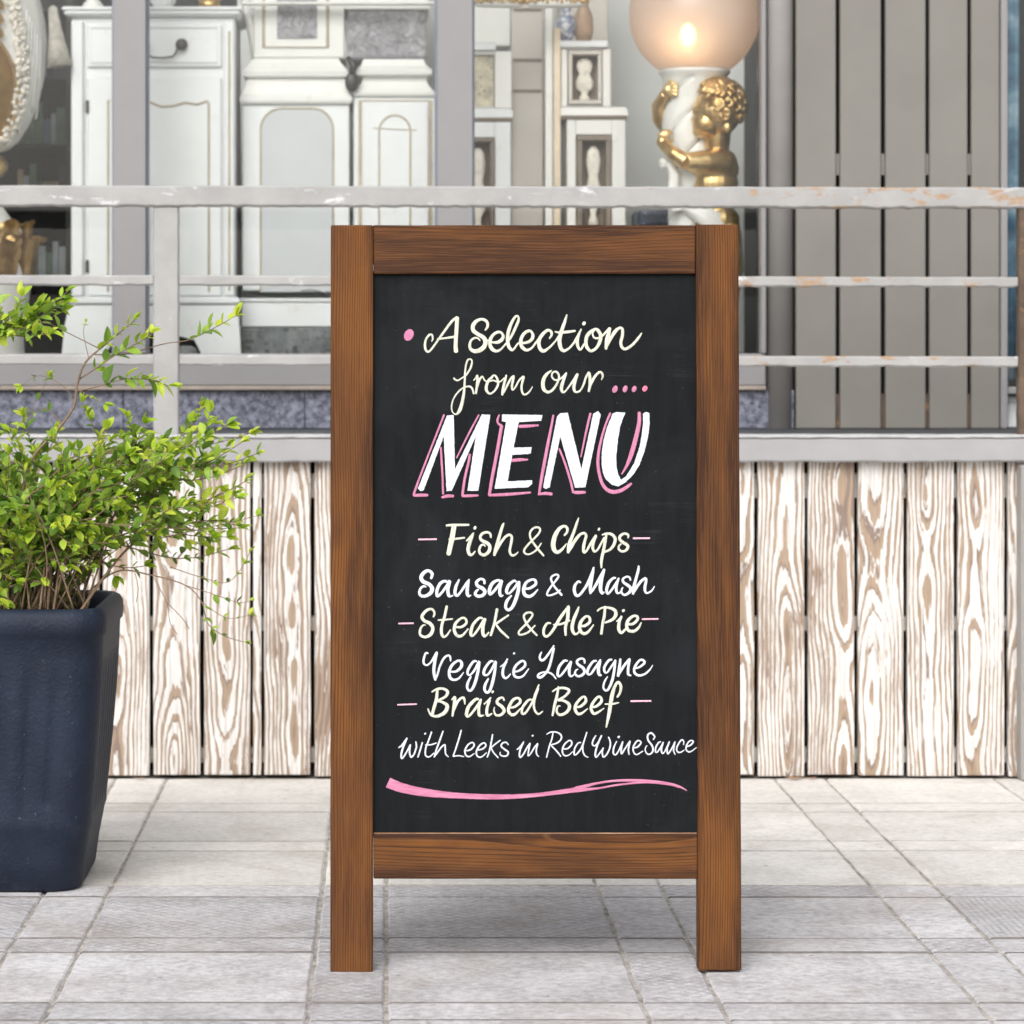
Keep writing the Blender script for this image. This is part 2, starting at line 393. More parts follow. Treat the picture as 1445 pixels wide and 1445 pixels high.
M_IRON = mat_paint('dark_iron', lin(70, 68, 66), 0.4, 0.1, metal=0.7)
M_PLASTER = mat_paint('figurine_plaster', lin(224, 218, 206), 0.6, 0.10, lin(150, 140, 124), 0.25, scale=40)
def relief():
    n = NT('grey_carved_relief'); p = n.geo()
    a = n.noise(p, 30, 6, 0.7, 1.5)
    c = n.mix(n.ramp(a, [(0.35, 0.0), (0.65, 1.0)]), lin(140, 138, 144), lin(206, 205, 210))
    n.bump(a, 1.0, 0.02)
    return n.set(c, 0.7)
M_RELIEF = relief()
M_STONE = mat_paint('rough_dark_stone', lin(118, 122, 124), 0.8, 0.28, lin(70, 74, 76), 0.4, scale=22)
def gold():
    n = NT('gilded_plaster'); p = n.geo()
    a = n.noise(p, 24, 4, 0.6)
    c = n.mix(n.ramp(a, [(0.35, 0.0), (0.7, 1.0)]), lin(196, 158, 98), lin(240, 212, 156))
    n.bump(n.noise(p, 70, 3, 0.6), 0.15, 0.003)
    return n.set(c, n.math('ADD', 0.22, n.math('MULTIPLY', a, 0.2)), 0.9)
M_GOLD = gold()
M_MEDAL = mat_paint('medallion_ochre', lin(176, 136, 64), 0.32, 0.25, metal=0.7, scale=10)
def glass():
    n = NT('window_glass'); n.t.nodes.remove(n.b)
    tr = n.n('ShaderNodeBsdfTransparent'); tr.inputs[0].default_value = (0.99, 0.995, 0.99, 1)
    gl = n.n('ShaderNodeBsdfGlossy'); gl.inputs['Roughness'].default_value = 0.02; gl.inputs[0].default_value = (1, 1, 1, 1)
    fr = n.n('ShaderNodeFresnel'); fr.inputs[0].default_value = 1.36
    mx = n.n('ShaderNodeMixShader'); n.l(fr.outputs[0], mx.inputs[0]); n.l(tr.outputs[0], mx.inputs[1]); n.l(gl.outputs[0], mx.inputs[2])
    n.l(mx.outputs[0], n.out.inputs[0]); return n.m
M_GLASS = glass()
def globe():
    n = NT('frosted_lamp_glass'); n.t.nodes.remove(n.b)
    tl = n.n('ShaderNodeBsdfTranslucent'); tl.inputs[0].default_value = (0.92, 0.80, 0.74, 1)
    df = n.n('ShaderNodeBsdfDiffuse'); df.inputs[0].default_value = (0.62, 0.56, 0.53, 1)
    tr = n.n('ShaderNodeBsdfRefraction'); tr.inputs[0].default_value = (0.97, 0.9, 0.85, 1); tr.inputs['Roughness'].default_value = 0.75; tr.inputs['IOR'].default_value = 1.06
    gl = n.n('ShaderNodeBsdfGlossy'); gl.inputs['Roughness'].default_value = 0.25
    m1 = n.n('ShaderNodeMixShader'); m1.inputs[0].default_value = 0.5; n.l(tl.outputs[0], m1.inputs[1]); n.l(df.outputs[0], m1.inputs[2])
    m2 = n.n('ShaderNodeMixShader'); m2.inputs[0].default_value = 0.10; n.l(m1.outputs[0], m2.inputs[1]); n.l(tr.outputs[0], m2.inputs[2])
    m3 = n.n('ShaderNodeMixShader'); m3.inputs[0].default_value = 0.06; n.l(m2.outputs[0], m3.inputs[1]); n.l(gl.outputs[0], m3.inputs[2])
    n.l(m3.outputs[0], n.out.inputs[0]); return n.m
M_GLOBE = globe()
def bulb():
    n = NT('glowing_bulb'); n.b.inputs['Emission Color'].default_value = (1.0, 0.62, 0.30, 1)
    n.b.inputs['Emission Strength'].default_value = 15.0
    return n.set((1, 0.8, 0.6), 0.5)
M_BULB = bulb()
# planter + plant
def planter_mat():
    n = NT('slate_blue_planter_plastic'); p = n.geo()
    c = n.mix(n.ramp(n.noise(p, 9, 4, 0.6), [(0.3, 0.0), (0.7, 1.0)]), lin(24, 31, 46), lin(34, 43, 59))
    dn = n.noise(p, 14, 7, 0.78)
    c = n.mix(n.math('MULTIPLY', n.ramp(dn, [(0.56, 0.0), (0.72, 1.0)]), 0.35), c, lin(58, 70, 88))
    sp = n.ramp(n.noise(p, 190, 2, 0.5), [(0.74, 0.0), (0.76, 1.0)])
    c = n.mix(n.math('MULTIPLY', sp, 0.3), c, lin(150, 158, 166))
    n.bump(n.math('ADD', n.noise(p, 150, 3, 0.6), n.math('MULTIPLY', dn, 0.5)), 0.8, 0.0022)
    return n.set(c, 0.58, spec=0.25)
M_POT = planter_mat()
M_SOIL = mat_paint('potting_soil', lin(62, 50, 40), 0.95, 0.3, scale=40)
def bark():
    n = NT('twig_bark'); p = n.geo()
    c = n.mix(n.noise(p, 60, 4, 0.7), lin(92, 72, 56), lin(156, 132, 108))
    return n.set(c, 0.8)
M_BARK = bark()
def leafm(name, a, b, tl=0.35):
    n = NT(name); p = n.obj(); g = n.geo()
    c = n.mix(n.ramp(n.noise(g, 26, 2, 0.5), [(0.35, 0.0), (0.65, 1.0)]), a, b)
    n.set(c, 0.38, spec=0.35)
    t = n.n('ShaderNodeBsdfTranslucent'); n.l(c, t.inputs[0])
    m = n.n('ShaderNodeMixShader'); m.inputs[0].default_value = tl
    n.l(n.b.outputs[0], m.inputs[1]); n.l(t.outputs[0], m.inputs[2]); n.l(m.outputs[0], n.out.inputs[0])
    return n.m
M_LEAF = [leafm('leaf_deep_green', lin(84, 116, 48), lin(116, 150, 58)), leafm('leaf_mid_green', lin(128, 164, 62), lin(164, 192, 78)), leafm('leaf_young_yellow', lin(166, 200, 58), lin(212, 222, 84), 0.45)]
M_DRY = leafm('dry_leaf', lin(150, 112, 84), lin(190, 150, 120), 0.1)
# ------------------------------------------------------------------ ground and paving
def sheet(name, x0, x1, y0, y1, z, mat):
    bm = bmesh.new(); bm.faces.new([bm.verts.new(v) for v in ((x0, y0, z), (x1, y0, z), (x1, y1, z), (x0, y1, z))])
    return tag(link(name, mesh_of(bm, name), mat), kind='structure')
ground = sheet('ground', -250, 250, -200, 300, -0.016, M_JOINT)
pavement = sheet('pavement', -2.6, 3.2, 3.6, 7.25, -0.0035, M_JOINT)
rnd = random.Random(7)
def slab_mesh(w, d, mat, seed):
    rr = random.Random(seed); bm = bmesh.new(); pts = []
    n1 = max(3, int(w / 0.045)); n2 = max(3, int(d / 0.045)); j = 0.0016
    for i in range(n1): pts.append((-w / 2 + w * i / n1, -d / 2))
    for i in range(n2): pts.append((w / 2, -d / 2 + d * i / n2))
    for i in range(n1): pts.append((w / 2 - w * i / n1, d / 2))
    for i in range(n2): pts.append((-w / 2, d / 2 - d * i / n2))
    pts = [(x + rr.uniform(-j, j), y + rr.uniform(-j * .6, j * .6)) for x, y in pts]
    def ins(p, k):
        L = max(abs(p[0]), 1e-4), max(abs(p[1]), 1e-4)
        return (p[0] - math.copysign(min(k, L[0]), p[0]) * (1 if abs(abs(p[0]) - w / 2) < 0.006 else 0),
                p[1] - math.copysign(min(k, L[1]), p[1]) * (1 if abs(abs(p[1]) - d / 2) < 0.006 else 0))
    r0 = [(x, y, -0.03) for x, y in pts]; r1 = [(x, y, -0.0025) for x, y in pts]
    r2 = [(*ins(p, 0.003 + rr.uniform(0, 0.001)), 0.0) for p in pts]
    ring_loft(bm, [r0, r1, r2], True, False, True)
    me = mesh_of(bm, 'slab'); me.materials.append(mat); me.materials.append(M_EDGE_P if mat is M_SLAB_P else M_EDGE)
    for p_ in me.polygons:
        if abs(p_.normal.z) < 0.97 and abs(p_.normal.y) > abs(p_.normal.x): p_.material_index = 1
    return me
xs = []; x = -5 * 0.505
while x < 3.0: xs.append((x, x + 0.388)); xs.append((x + 0.388, x + 0.505)); x += 0.505
ys = []; y = 7.03 - 0.385
while y > 3.7: ys.append((y, y + 0.385)); ys.append((y - 0.12, y)); y -= 0.505
cache = {}
for yi, (y0, y1) in enumerate(ys):
    for xi, (x0, x1) in enumerate(xs):
        gx = 0.0065; gy = 0.0050
        w, d = round(x1 - x0 - gx, 4), round(y1 - y0 - gy, 4)
        far = y0 > 5.62
        if far: mt = M_SLAB_P
        else:
            mt = rnd.choice([M_SLAB, M_SLAB, M_SLAB, M_SLAB, M_SLAB_D, M_SLAB_D, M_SLAB_R] if x1 - x0 > 0.2 else [M_SLAB, M_SLAB, M_SLAB_D])
            if y1 - y0 < 0.2 and mt is M_SLAB_R: mt = M_SLAB
            cxp = VX + (x0 + x1) / 2 * F / ((y0 + y1) / 2)
            if abs(y0 - 5.125) < 0.03:
                if 560 < cxp < 860: mt = M_SLAB_D
                if 860 < cxp < 1000: mt = M_SLAB
            if abs(y0 - 4.62) < 0.03:
                if 560 < cxp < 900: mt = M_SLAB
                if 900 < cxp < 1040: mt = M_SLAB_D
        key = (w, d, mt.name, rnd.randrange(3))
        if key not in cache: cache[key] = slab_mesh(w, d, mt, hash(key[:2]) % 1000 + key[3] * 31)
        o = link('paving_slab', cache[key], mt, pavement)
        o.location = ((x0 + x1) / 2, (y0 + y1) / 2, 0.007 - 0.007 + rnd.uniform(-0.0008, 0.0008))
        o.rotation_euler = (0, 0, rnd.uniform(-.002, .002))
# a few dry leaves blown against the skirt
def dry_leaf(px, Y, s, rot, label):
    bm = bmesh.new()
    pts = [(-1, 0, .1), (-.4, .38, .16), (.3, .34, .1), (1, 0, .22), (.3, -.34, .12), (-.4, -.38, .2)]
    c = bm.verts.new((0, 0, 0.03 * s)); vs = [bm.verts.new((a * s, b * s, h * s)) for a, b, h in pts]
    for i in range(6): bm.faces.new((c, vs[i], vs[(i + 1) % 6]))
    o = link('dry_leaf', mesh_of(bm, 'dry_leaf'), M_DRY); o.location = (X_(px, Y), Y, 0.003); o.rotation_euler = (0.1, 0, rot)
    tag(o, label, 'leaf', 'dry leaves at the foot of the board skirt')
dry_leaf(1122, 7.0, 0.024, 0.1, 'curled brown dry leaf lying at the foot of the boards right of the menu board')
dry_leaf(1146, 7.005, 0.015, 0.5, 'smaller dry leaf scrap just right of the curled brown leaf')
dry_leaf(196, 7.0, 0.018, 2.9, 'dry leaf scrap on the pavement by the boards right of the planter')

# ------------------------------------------------------------------ raised deck: skirt, beam, floor
YS = 7.04            # front face of the boards
ZB = 0.726           # underside of the beam
skirt = empty('board_skirt', (0, YS, 0), 'skirt of upright whitewashed pine boards with dark gaps below the grey beam', 'fence')
gaps = [-1290, -1222, -1152, -1083, -1013, -943, -873, -803, -733, -664, -594, -524, -455, -385, -316, -246, -177, -107, -36, 0.0,
        71, 142.5, 213.5, 285, 356, 370, 441, 510.5, 579, 648, 717, 786, 856, 925, 997, 1067, 1138, 1208.5, 1278, 1349, 1420, 1490, 1561, 1631, 1702, 1772, 1843, 1913, 1984, 2054]
gaps = gaps[8:]
sc = F / YS
pr = random.Random(3)
for a, b in zip(gaps, gaps[1:]):
    g = 2.9 if (b - a) > 20 else 1.3
    x0, x1 = (a + g - VX) / sc, (b - g - VX) / sc
    dy = pr.uniform(-0.0015, 0.0015); bot = 0.004 + pr.uniform(-0.0015, 0.003)
    bm = bmesh.new(); h = ZB - bot + 0.02; w = x1 - x0
    bbox(bm, -w / 2, w / 2, -0.011, 0.011, -h / 2, h / 2, 0.0012)
    bmesh.ops.subdivide_edges(bm, edges=[e for e in bm.edges if e.calc_length() > 0.5], cuts=14)
    for v in bm.verts: v.co.x += (noise.noise(Vector((a, v.co.z * 7, 0))) * 0.0012)
    o = link('board', mesh_of(bm, 'board'), M_WASH, skirt)
    o.location = ((x0 + x1) / 2, 0.011 + dy, bot + h / 2)
XL, XR = (gaps[0] - VX) / sc, (gaps[-1] - VX) / sc
for z0, z1 in ((Z_(703, YS + .03), Z_(668, YS + .03)), (Z_(890, YS + .03), Z_(870, YS + .03)), (Z_(1076, YS + .03), Z_(1055, YS + .03))):
    box('batten', XL, XR, YS + 0.026, YS + 0.06, z0, z1, M_CAP, skirt, 0.002)
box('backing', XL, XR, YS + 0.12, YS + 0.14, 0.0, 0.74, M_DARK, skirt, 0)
# deck beam with a rippled lower edge
def ripple_bar(name, x0, x1, y0, y1, z0, z1, mat, parent, amp=0.0018, freq=42.0, seed=0, step=0.012):
    bm = bmesh.new(); n = max(2, int((x1 - x0) / step)); rings = []
    cx, cz = (x0 + x1) / 2, (z0 + z1) / 2; bv = min(0.004, (z1 - z0) * 0.2)
    for i in range(n + 1):
        x = x0 + (x1 - x0) * i / n
        def q(k, f=1.0): return noise.noise(Vector((x * freq * f, seed * 7.3 + k, 0.4)))
        lo = z0 + q(1) * amp * 1.6 + q(6, 2.3) * amp * .5; hi = z1 + q(2, .4) * amp * .6; yy = y0 + q(3, .5) * amp * .5
        sec = [(yy + bv, lo), (yy, lo + bv), (yy, hi - bv), (yy + bv, hi), (y1 - bv, hi), (y1, hi - bv), (y1, lo + bv), (y1 - bv, lo)]
        rings.append([(x - cx, a - (y0 + y1) / 2, b - cz) for a, b in sec])
    ring_loft(bm, rings)
    o = link(name, mesh_of(bm, name, False), mat, parent)
    o.location = Vector((cx, (y0 + y1) / 2, cz)) - (parent_loc(parent) if parent else Vector())
    return o
beam = ripple_bar('deck_beam', XL, XR, YS - 0.035, YS + 0.04, Z_(652, YS - .035), Z_(618, YS - .035), M_BEAM, None, 0.0016)
tag(beam, 'light grey painted beam running along the top of the whitewashed boards', 'beam')
lip = ripple_bar('edge_strip', XL, XR, YS - 0.038, YS + 0.045, Z_(618, YS - .035) + 0.0005, Z_(613.5, YS - .035), M_BEAMEDGE, beam, 0.0012, 40)
ZD = 0.788
deck = sheet('deck_floor', XL, XR, YS + 0.04, 9.0, ZD, M_DECK)
# grey stone corner post at the right end
post_c = box('corner_post', X_(1440, YS - .05), X_(1500, YS - .05), YS - 0.06, YS - 0.003, 0.0, ZB - 0.004, M_COLUMN, None, 0.004)
tag(post_c, 'grey corner post standing against the last boards at the right edge', 'post')

# ------------------------------------------------------------------ railing
YR = 7.02
rail = empty('railing', (0, YR, ZD), 'light grey metal railing with flat posts, chipped and rusty towards the right', 'railing')
tilt = 0.0022
def rbar(name, y0, y1, d0, d1, xa, xb, seed, amp=0.0013, sh=None):
    amp *= 1.35
    za, zb = Z_(y1, YR), Z_(y0, YR)
    o = ripple_bar(name, xa, xb, YR + d0, YR + d1, za, zb, M_RAIL, rail, amp, 44, seed)
    m = (xa + xb) / 2 - X_(230, YR)
    o.rotation_euler = (0, tilt, 0); o.location.z -= m * tilt
    return o
pl, prr = X_(217, YR), X_(252.5, YR)
rbar('top_rail', 262.5, 291.5, -0.022, 0.03, XL, XR, 1)
posts = [(X_(217 - 1218, YR), X_(252.5 - 1218, YR)), (pl, prr), (X_(1436, YR), X_(1472, YR)), ]
edges = [XL] + [v for p in posts for v in p] + [XR]
for s in range(0, len(edges), 2):
    a, b = edges[s], edges[s + 1]
    if b - a < 0.02: continue
    for k, (y0, y1) in enumerate(((388.5, 403), (500.5, 515.5))):
        rbar('middle_rail' if k == 0 else 'lower_rail', y0, y1, -0.008, 0.014, a + 0.001, b - 0.001, s * 3 + k + 5, 0.0010)
for i, (a, b) in enumerate(posts):
    bm = bmesh.new(); z0, z1 = ZD - 0.0, Z_(293.5, YR) + 0.001; zc = (z0 + z1) / 2
    rings = []
    for q in range(61):
        z = z0 + (z1 - z0) * q / 60 - zc
        e0 = noise.noise(Vector((z * 45, i * 5, 0))) * 0.0012; e1 = noise.noise(Vector((z * 45, i * 5 + 9, 0))) * 0.0012
        w = (b - a) / 2; bv = 0.003
        rings.append([(-w + e0 + bv, -.012, z), (w + e1 - bv, -.012, z), (w + e1, -.012 + bv, z), (w + e1, .02, z), (-w + e0, .02, z), (-w + e0, -.012 + bv, z)])
    ring_loft(bm, rings)
    o = link('post', mesh_of(bm, 'post'), M_RUST if i == 2 else M_RAIL, rail)
    o.location = ((a + b) / 2, -0.003, zc - ZD)
    if i == 2: o['label'] = 'rust brown post'
# ------------------------------------------------------------------ the menu board
YB = 4.848; LEAN = 0.042; BH = 1.187
board = empty('menu_board', (X_(756, YB), YB, 0), 'wooden framed A-board chalkboard with a hand painted menu standing on the pavement', 'menu board')
bx = board.location.x
ang = math.atan2(LEAN, BH)
def sB(py):   # px per metre at the height seen at py
    t = (1372 - py) / 1057.0
    return F / (YB + LEAN * t)
def uv(px, py):
    s = sB(py)
    return (px - VX) / s - bx, (H - (py - VY) / s) / math.cos(ang)
Rm = Matrix.Rotation(-ang, 4, 'X')
def bl(name, me, mat, u, v, d, rot=0.0, parent=board):
    """put a mesh on the leaning face: u across, v up the face, d out of the face (towards the street)"""
    o = bpy.data.objects.new(name, me); COL.objects.link(o)
    if not me.materials: me.materials.append(mat)
    o.parent = parent
    M = Rm @ Matrix.Translation((u, -d, v)) @ Matrix.Rotation(rot, 4, 'Y')
    if parent is not board:
        M = parent.matrix_basis.inverted() @ M
    o.matrix_basis = M
    return o
def timber(name, L, w, t, bev=0.0025, seed=0, wob=0.0005):
    bm = bmesh.new(); bbox(bm, -w / 2, w / 2, -t / 2, t / 2, -L / 2, L / 2, bev, 2)
    bmesh.ops.subdivide_edges(bm, edges=[e for e in bm.edges if e.calc_length() > 0.3], cuts=20)
    for v in bm.verts:
        v.co.x += noise.noise(Vector((seed, v.co.z * 9, v.co.x * 20))) * wob
        v.co.y += noise.noise(Vector((seed + 5, v.co.z * 9, v.co.x * 20))) * wob
    return mesh_of(bm, name)
T = 0.034
u0, _ = uv(466, 1372); u1, _ = uv(526.5, 1372); u2, _ = uv(985.5, 1372); u3, _ = uv(1046.5, 1372)
_, vt = uv(756, 317.5); v0 = 0.0
_, vr1 = uv(756, 386.5); _, vb0 = uv(756, 1240.5); _, vb1 = uv(756, 1177.5)
L = vt - v0
o = bl('stile', timber('stile', L, u1 - u0, T, seed=1), M_STAIN, (u0 + u1) / 2, (v0 + vt) / 2, -T / 2); o['label'] = 'left stile and foot'
o = bl('stile', timber('stile', L - 0.002, u3 - u2, T, seed=2), M_STAIN, (u2 + u3) / 2, (v0 + vt) / 2 + 0.002, -T / 2); o['label'] = 'right stile and foot'
rw = u2 - u1
bl('rail', timber('rail', rw - 0.0006, vt - vr1, T - 0.002, seed=3), M_STAIN_R, (u1 + u2) / 2, (vt + vr1) / 2, -T / 2 - 0.0005, R(90))
bl('rail', timber('rail', rw - 0.0006, vb1 - vb0, T - 0.002, seed=4), M_STAIN_R, (u1 + u2) / 2, (vb1 + vb0) / 2, -T / 2 - 0.0005, R(90))
# chalkboard panel, sunk 11 mm behind the frame face
PD = -0.011
bm = bmesh.new(); pw, ph = rw + 0.012, vr1 - vb1 + 0.012
bbox(bm, -pw / 2, pw / 2, 0, 0.006, -ph / 2, ph / 2)
panel = bl('chalkboard', mesh_of(bm, 'chalkboard'), M_CHALK, (u1 + u2) / 2, (vr1 + vb1) / 2, PD)
# thin pale seam line along the bottom rail
bm = bmesh.new(); bbox(bm, -rw / 2 + .001, rw / 2 - .001, -.001, .001, -.0008, .0008)
bl('seam_strip', mesh_of(bm, 'seam_strip'), M_DRY, (u1 + u2) / 2, vb1 + 0.0008, PD + 0.0016)
# rear frame: slimmer legs, hinged at the top, standing behind
RB = 0.155
def rear_piece(name, xa, xb, za, zb, t=0.03, horiz=False):
    # plane from hinge (top of front, back side) to rear feet
    top = Vector((0, LEAN + T + 0.002, BH - 0.004)); bot = Vector((0, RB + T, 0.0))
    def P(z): k = z / top.z; return bot.lerp(top, k)
    bm = bmesh.new(); L = (zb - za) if not horiz else (xb - xa); w = (xb - xa) if not horiz else (zb - za)
    bbox(bm, -w / 2, w / 2, -t / 2, t / 2, -L / 2, L / 2, 0.002)
    o = link(name, mesh_of(bm, name), M_STAIN_D, board)
    a = math.atan2(bot.y - top.y, top.z)
    c = P((za + zb) / 2)
    M = Matrix.Translation(((xa + xb) / 2, c.y + t / 2, c.z)) @ Matrix.Rotation(a, 4, 'X')
    if horiz: M = M @ Matrix.Rotation(R(90), 4, 'Y')
    o.matrix_basis = M
wr = 0.038
rear_piece('rear_leg', u0 + 0.007, u0 + 0.007 + wr, 0.004, BH + 0.0005)
rear_piece('rear_leg', u3 - 0.004 - wr, u3 - 0.004, 0.004, BH + 0.0015)
rear_piece('rear_rail', u0 + 0.008 + wr, u3 - 0.005 - wr, BH - 0.06, BH + 0.001, 0.028, True)
rear_piece('rear_rail', u0 + 0.008 + wr, u3 - 0.005 - wr, 0.24, 0.295, 0.028, True)
for hx in (u0 + 0.12, u3 - 0.12):
    bm = bmesh.new(); bbox(bm, -0.03, 0.03, -0.008, 0.008, -0.0015, 0.0015); tube(bm, [(-.03, 0, .002), (.03, 0, .002)], 0.003, 8)
    o = link('hinge', mesh_of(bm, 'hinge'), M_IRON, board); o.location = (hx, LEAN + T + 0.002, BH - 0.0045)

# --------- hand lettering: brush strokes traced as centre lines with brush width
class Pen:
    def __init__(s): s.bm = bmesh.new(); s.h = 0
    def P(s, px, py, h):
        u, v = uv(px, py); return (u, -h, v)
    def stroke(s, pts, k=1.0):
        """pts: (px, py, width px)"""
        sm = catmull(pts, 1.1); n = len(sm); s.h = (s.h + 1) % 5
        base = 0.00015 + s.h * 0.00005
        L = []
        for i, (x, y, w) in enumerate(sm):
            a = sm[max(i - 1, 0)]; b = sm[min(i + 1, n - 1)]
            tx, ty = b[0] - a[0], b[1] - a[1]; l = math.hypot(tx, ty) or 1.0
            L.append((x, y, max(w, 0.5) * k / 2, tx / l, ty / l))
        # round caps
        def cap(q, sgn):
            x, y, r, tx, ty = q; out = []
            for c in (0.96, 0.75, 0.4):
                out.append((x + sgn * tx * r * c * .8, y + sgn * ty * r * c * .8, r * math.sqrt(1 - c * c), tx, ty))
            return out
        seq = cap(L[0], -1) + L + list(reversed(cap(L[-1], 1)))
        prev = None
        for i, (x, y, r, tx, ty) in enumerate(seq):
            nx, ny = -ty, tx
            hh = base + 0.00012 * i / len(seq)
            row = [s.bm.verts.new(s.P(x + nx * r * q, y + ny * r * q, hh + dz)) for q, dz in ((-1, 0), (-.6, .00022), (0, .0003), (.6, .00022), (1, 0))]
            if prev:
                for a in range(4): s.bm.faces.new((prev[a], prev[a + 1], row[a + 1], row[a]))
            prev = row
    def poly(s, pts, h=0.0006, jag=0.35, seed=1):
        """filled outline in px with slightly ragged, hand-painted edges"""
        P = []
        for i, (x, y) in enumerate(pts):
            x2, y2 = pts[(i + 1) % len(pts)]; l = math.hypot(x2 - x, y2 - y); k = max(1, int(l / 1.6))
            for j in range(k):
                t = j / k; xx, yy = x + (x2 - x) * t, y + (y2 - y) * t
                q = Vector((xx * .35, yy * .35, seed))
                P.append((xx + noise.noise(q) * jag, yy + noise.noise(q + Vector((9, 3, 1))) * jag))
        v3 = [Vector((x, y, 0)) for x, y in P]
        tris = tessellate_polygon([v3])
        top = [s.bm.verts.new(s.P(x, y, h)) for x, y in P]; bot = [s.bm.verts.new(s.P(x, y, 0.0001)) for x, y in P]
        for t in tris:
            try: s.bm.faces.new([top[i] for i in t])
            except ValueError: pass
        for i in range(len(P)):
            j = (i + 1) % len(P); s.bm.faces.new((top[i], top[j], bot[j], bot[i]))
    def dot(s, x, y, r, ry=None):
        ry = ry or r; s.h = (s.h + 1) % 5
        P = [(x + r * math.cos(a) + 0.2 * ry * math.sin(a), y - ry * math.sin(a)) for a in [i * math.pi / 12 for i in range(24)]]
        c = s.bm.verts.new(s.P(x, y, 0.0009)); vs = [s.bm.verts.new(s.P(a, b, 0.0002)) for a, b in P]
        for i in range(24): s.bm.faces.new((c, vs[i], vs[(i + 1) % 24]))
    def done(s, name, mat, label=None):
        bmesh.ops.recalc_face_normals(s.bm, faces=s.bm.faces)
        me = mesh_of(s.bm, name)
        o = bl(name, me, mat, 0, 0, PD, 0, panel)
        if label: o['label'] = label
        return o
def letters(pen, crop, text, k=1.0):
    """crop=(x0,y0,scale); text: strokes one per line 'x,y,w x,y,w ...', 'dot x,y,r'"""
    x0, y0, sc = crop
    for line in text.strip().splitlines():
        line = line.strip()
        if not line: continue
        isdot = line.startswith('dot')
        nums = [tuple(float(v) for v in t.split(',')) for t in line.replace('dot', '').split()]
        if isdot:
            for t in nums: pen.dot(x0 + t[0] / sc, y0 + t[1] / sc, t[2] / 2 / sc, (t[3] if len(t) > 3 else t[2]) / 2 / sc)
            continue
        pts = []; w = 20
        for t in nums:
            if len(t) > 2: w = t[2]
            pts.append((x0 + t[0] / sc, y0 + t[1] / sc, w / sc))
        pen.stroke(pts, k)
c1 = (590, 430, 9.03); c2 = (750, 430, 9.03)
p = Pen()
letters(p, c1, """
175,465,12 188,430,20 180,385,24 150,378,26 105,430,28 88,510,30 100,575,30 130,597,28 170,565,24 250,455,26 340,330,30 430,210,32 495,155,28
500,165,48 495,260,50 485,400,48 480,520,50 485,590,54
250,435,24 330,425,24 470,405,30
860,318,20 885,280,32 885,225,36 850,190,36 800,182,32 740,210,44 700,270,50 710,330,50 770,375,46 830,410,50 860,455,56 850,520,54 800,570,56 730,590,50 675,565,40 660,510,34 680,450,28 725,420,24 765,425,20 792,455,14
890,450,16 950,475,24 1020,475,40 1070,440,44 1088,400,36 1065,355,30 1020,345,34 960,380,36 925,440,44 920,510,46 950,565,46 1000,588,36 1050,570,26 1100,520,22 1180,420,30 1240,300,34 1278,210,34 1285,160,24 1265,138,26 1230,165,32 1180,260,40 1150,360,44 1145,460,46 1160,530,44 1195,572,36 1225,560,26 1280,490,24 1340,485,28 1400,475,34 1450,440,40 1468,395,40 1450,345,30 1410,330,36 1350,370,40 1315,440,44 1320,520,44 1360,565,40 1400,575,32 1455,545,26 1505,480,26 1545,430,26
""")
letters(p, c2, """
235,425,20 260,385,28 255,340,34 210,322,34 150,370,42 105,440,44 100,520,44 130,575,46 170,585,40 240,535,26 310,460,22 350,400,24
455,125,18 430,210,36 395,310,46 365,420,50 365,500,50 385,560,46 420,585,36 480,555,26 540,490,28 590,410,34 638,310,20
625,340,24 595,420,38 590,500,38 615,565,30 640,560,26 675,500,24
820,305,30 750,350,44 705,420,44 705,520,44 760,585,36 830,550,36 880,460,44 885,380,44 850,320,40 815,310,30 785,360,20 800,410,24 840,425,26 900,400,28 950,350,26 1000,295,28
1005,300,36 985,380,50 965,470,50 955,555,36
960,540,30 1010,440,36 1070,340,44 1130,292,32 1165,310,36 1165,390,38 1145,480,38 1165,545,36 1210,560,34 1290,510,34 1370,420,30 1410,360,16
305,340,18 350,350,26 450,345,36 560,330,26
dot 675,235,46,50
""")
c3 = (630, 500, 9.03); c4 = (760, 500, 9.03)
letters(p, c3, """
95,300,18 115,322,24 150,330,20 200,300,18 250,265,20 300,190,24 325,120,24 325,75,20 300,58,20 270,75,22 250,140,22 240,230,24 235,330,26 230,430,28 220,520,34 200,620,40 175,700,44 145,750,32 110,762,16 75,725,16 68,650,18 95,560,18 150,480,20 210,430,20 270,408,22 310,412,24 335,445,26 350,500,20
350,330,14 375,300,18 395,268,24 395,350,30 380,495,24
385,470,20 400,400,24 425,320,28 460,282,22 490,330,18 530,345,18 560,340,18 600,330,20 640,345,20 690,345,20 740,300,16
590,285,26 540,330,34 512,400,36 515,460,36 555,500,24 610,470,24 655,400,28 660,340,28 640,290,28 610,265,22 575,290,20 540,345,18
765,265,20 750,330,30 725,430,32 715,512,28
718,500,20 740,470,24 790,370,28 830,300,26 862,272,22
862,280,26 850,340,30 838,400,28 845,452,20 880,420,22 930,330,24 985,280,24
990,285,28 975,340,30 962,400,28 965,465,28 985,505,26 1015,508,24 1060,475,20 1100,412,12
""")
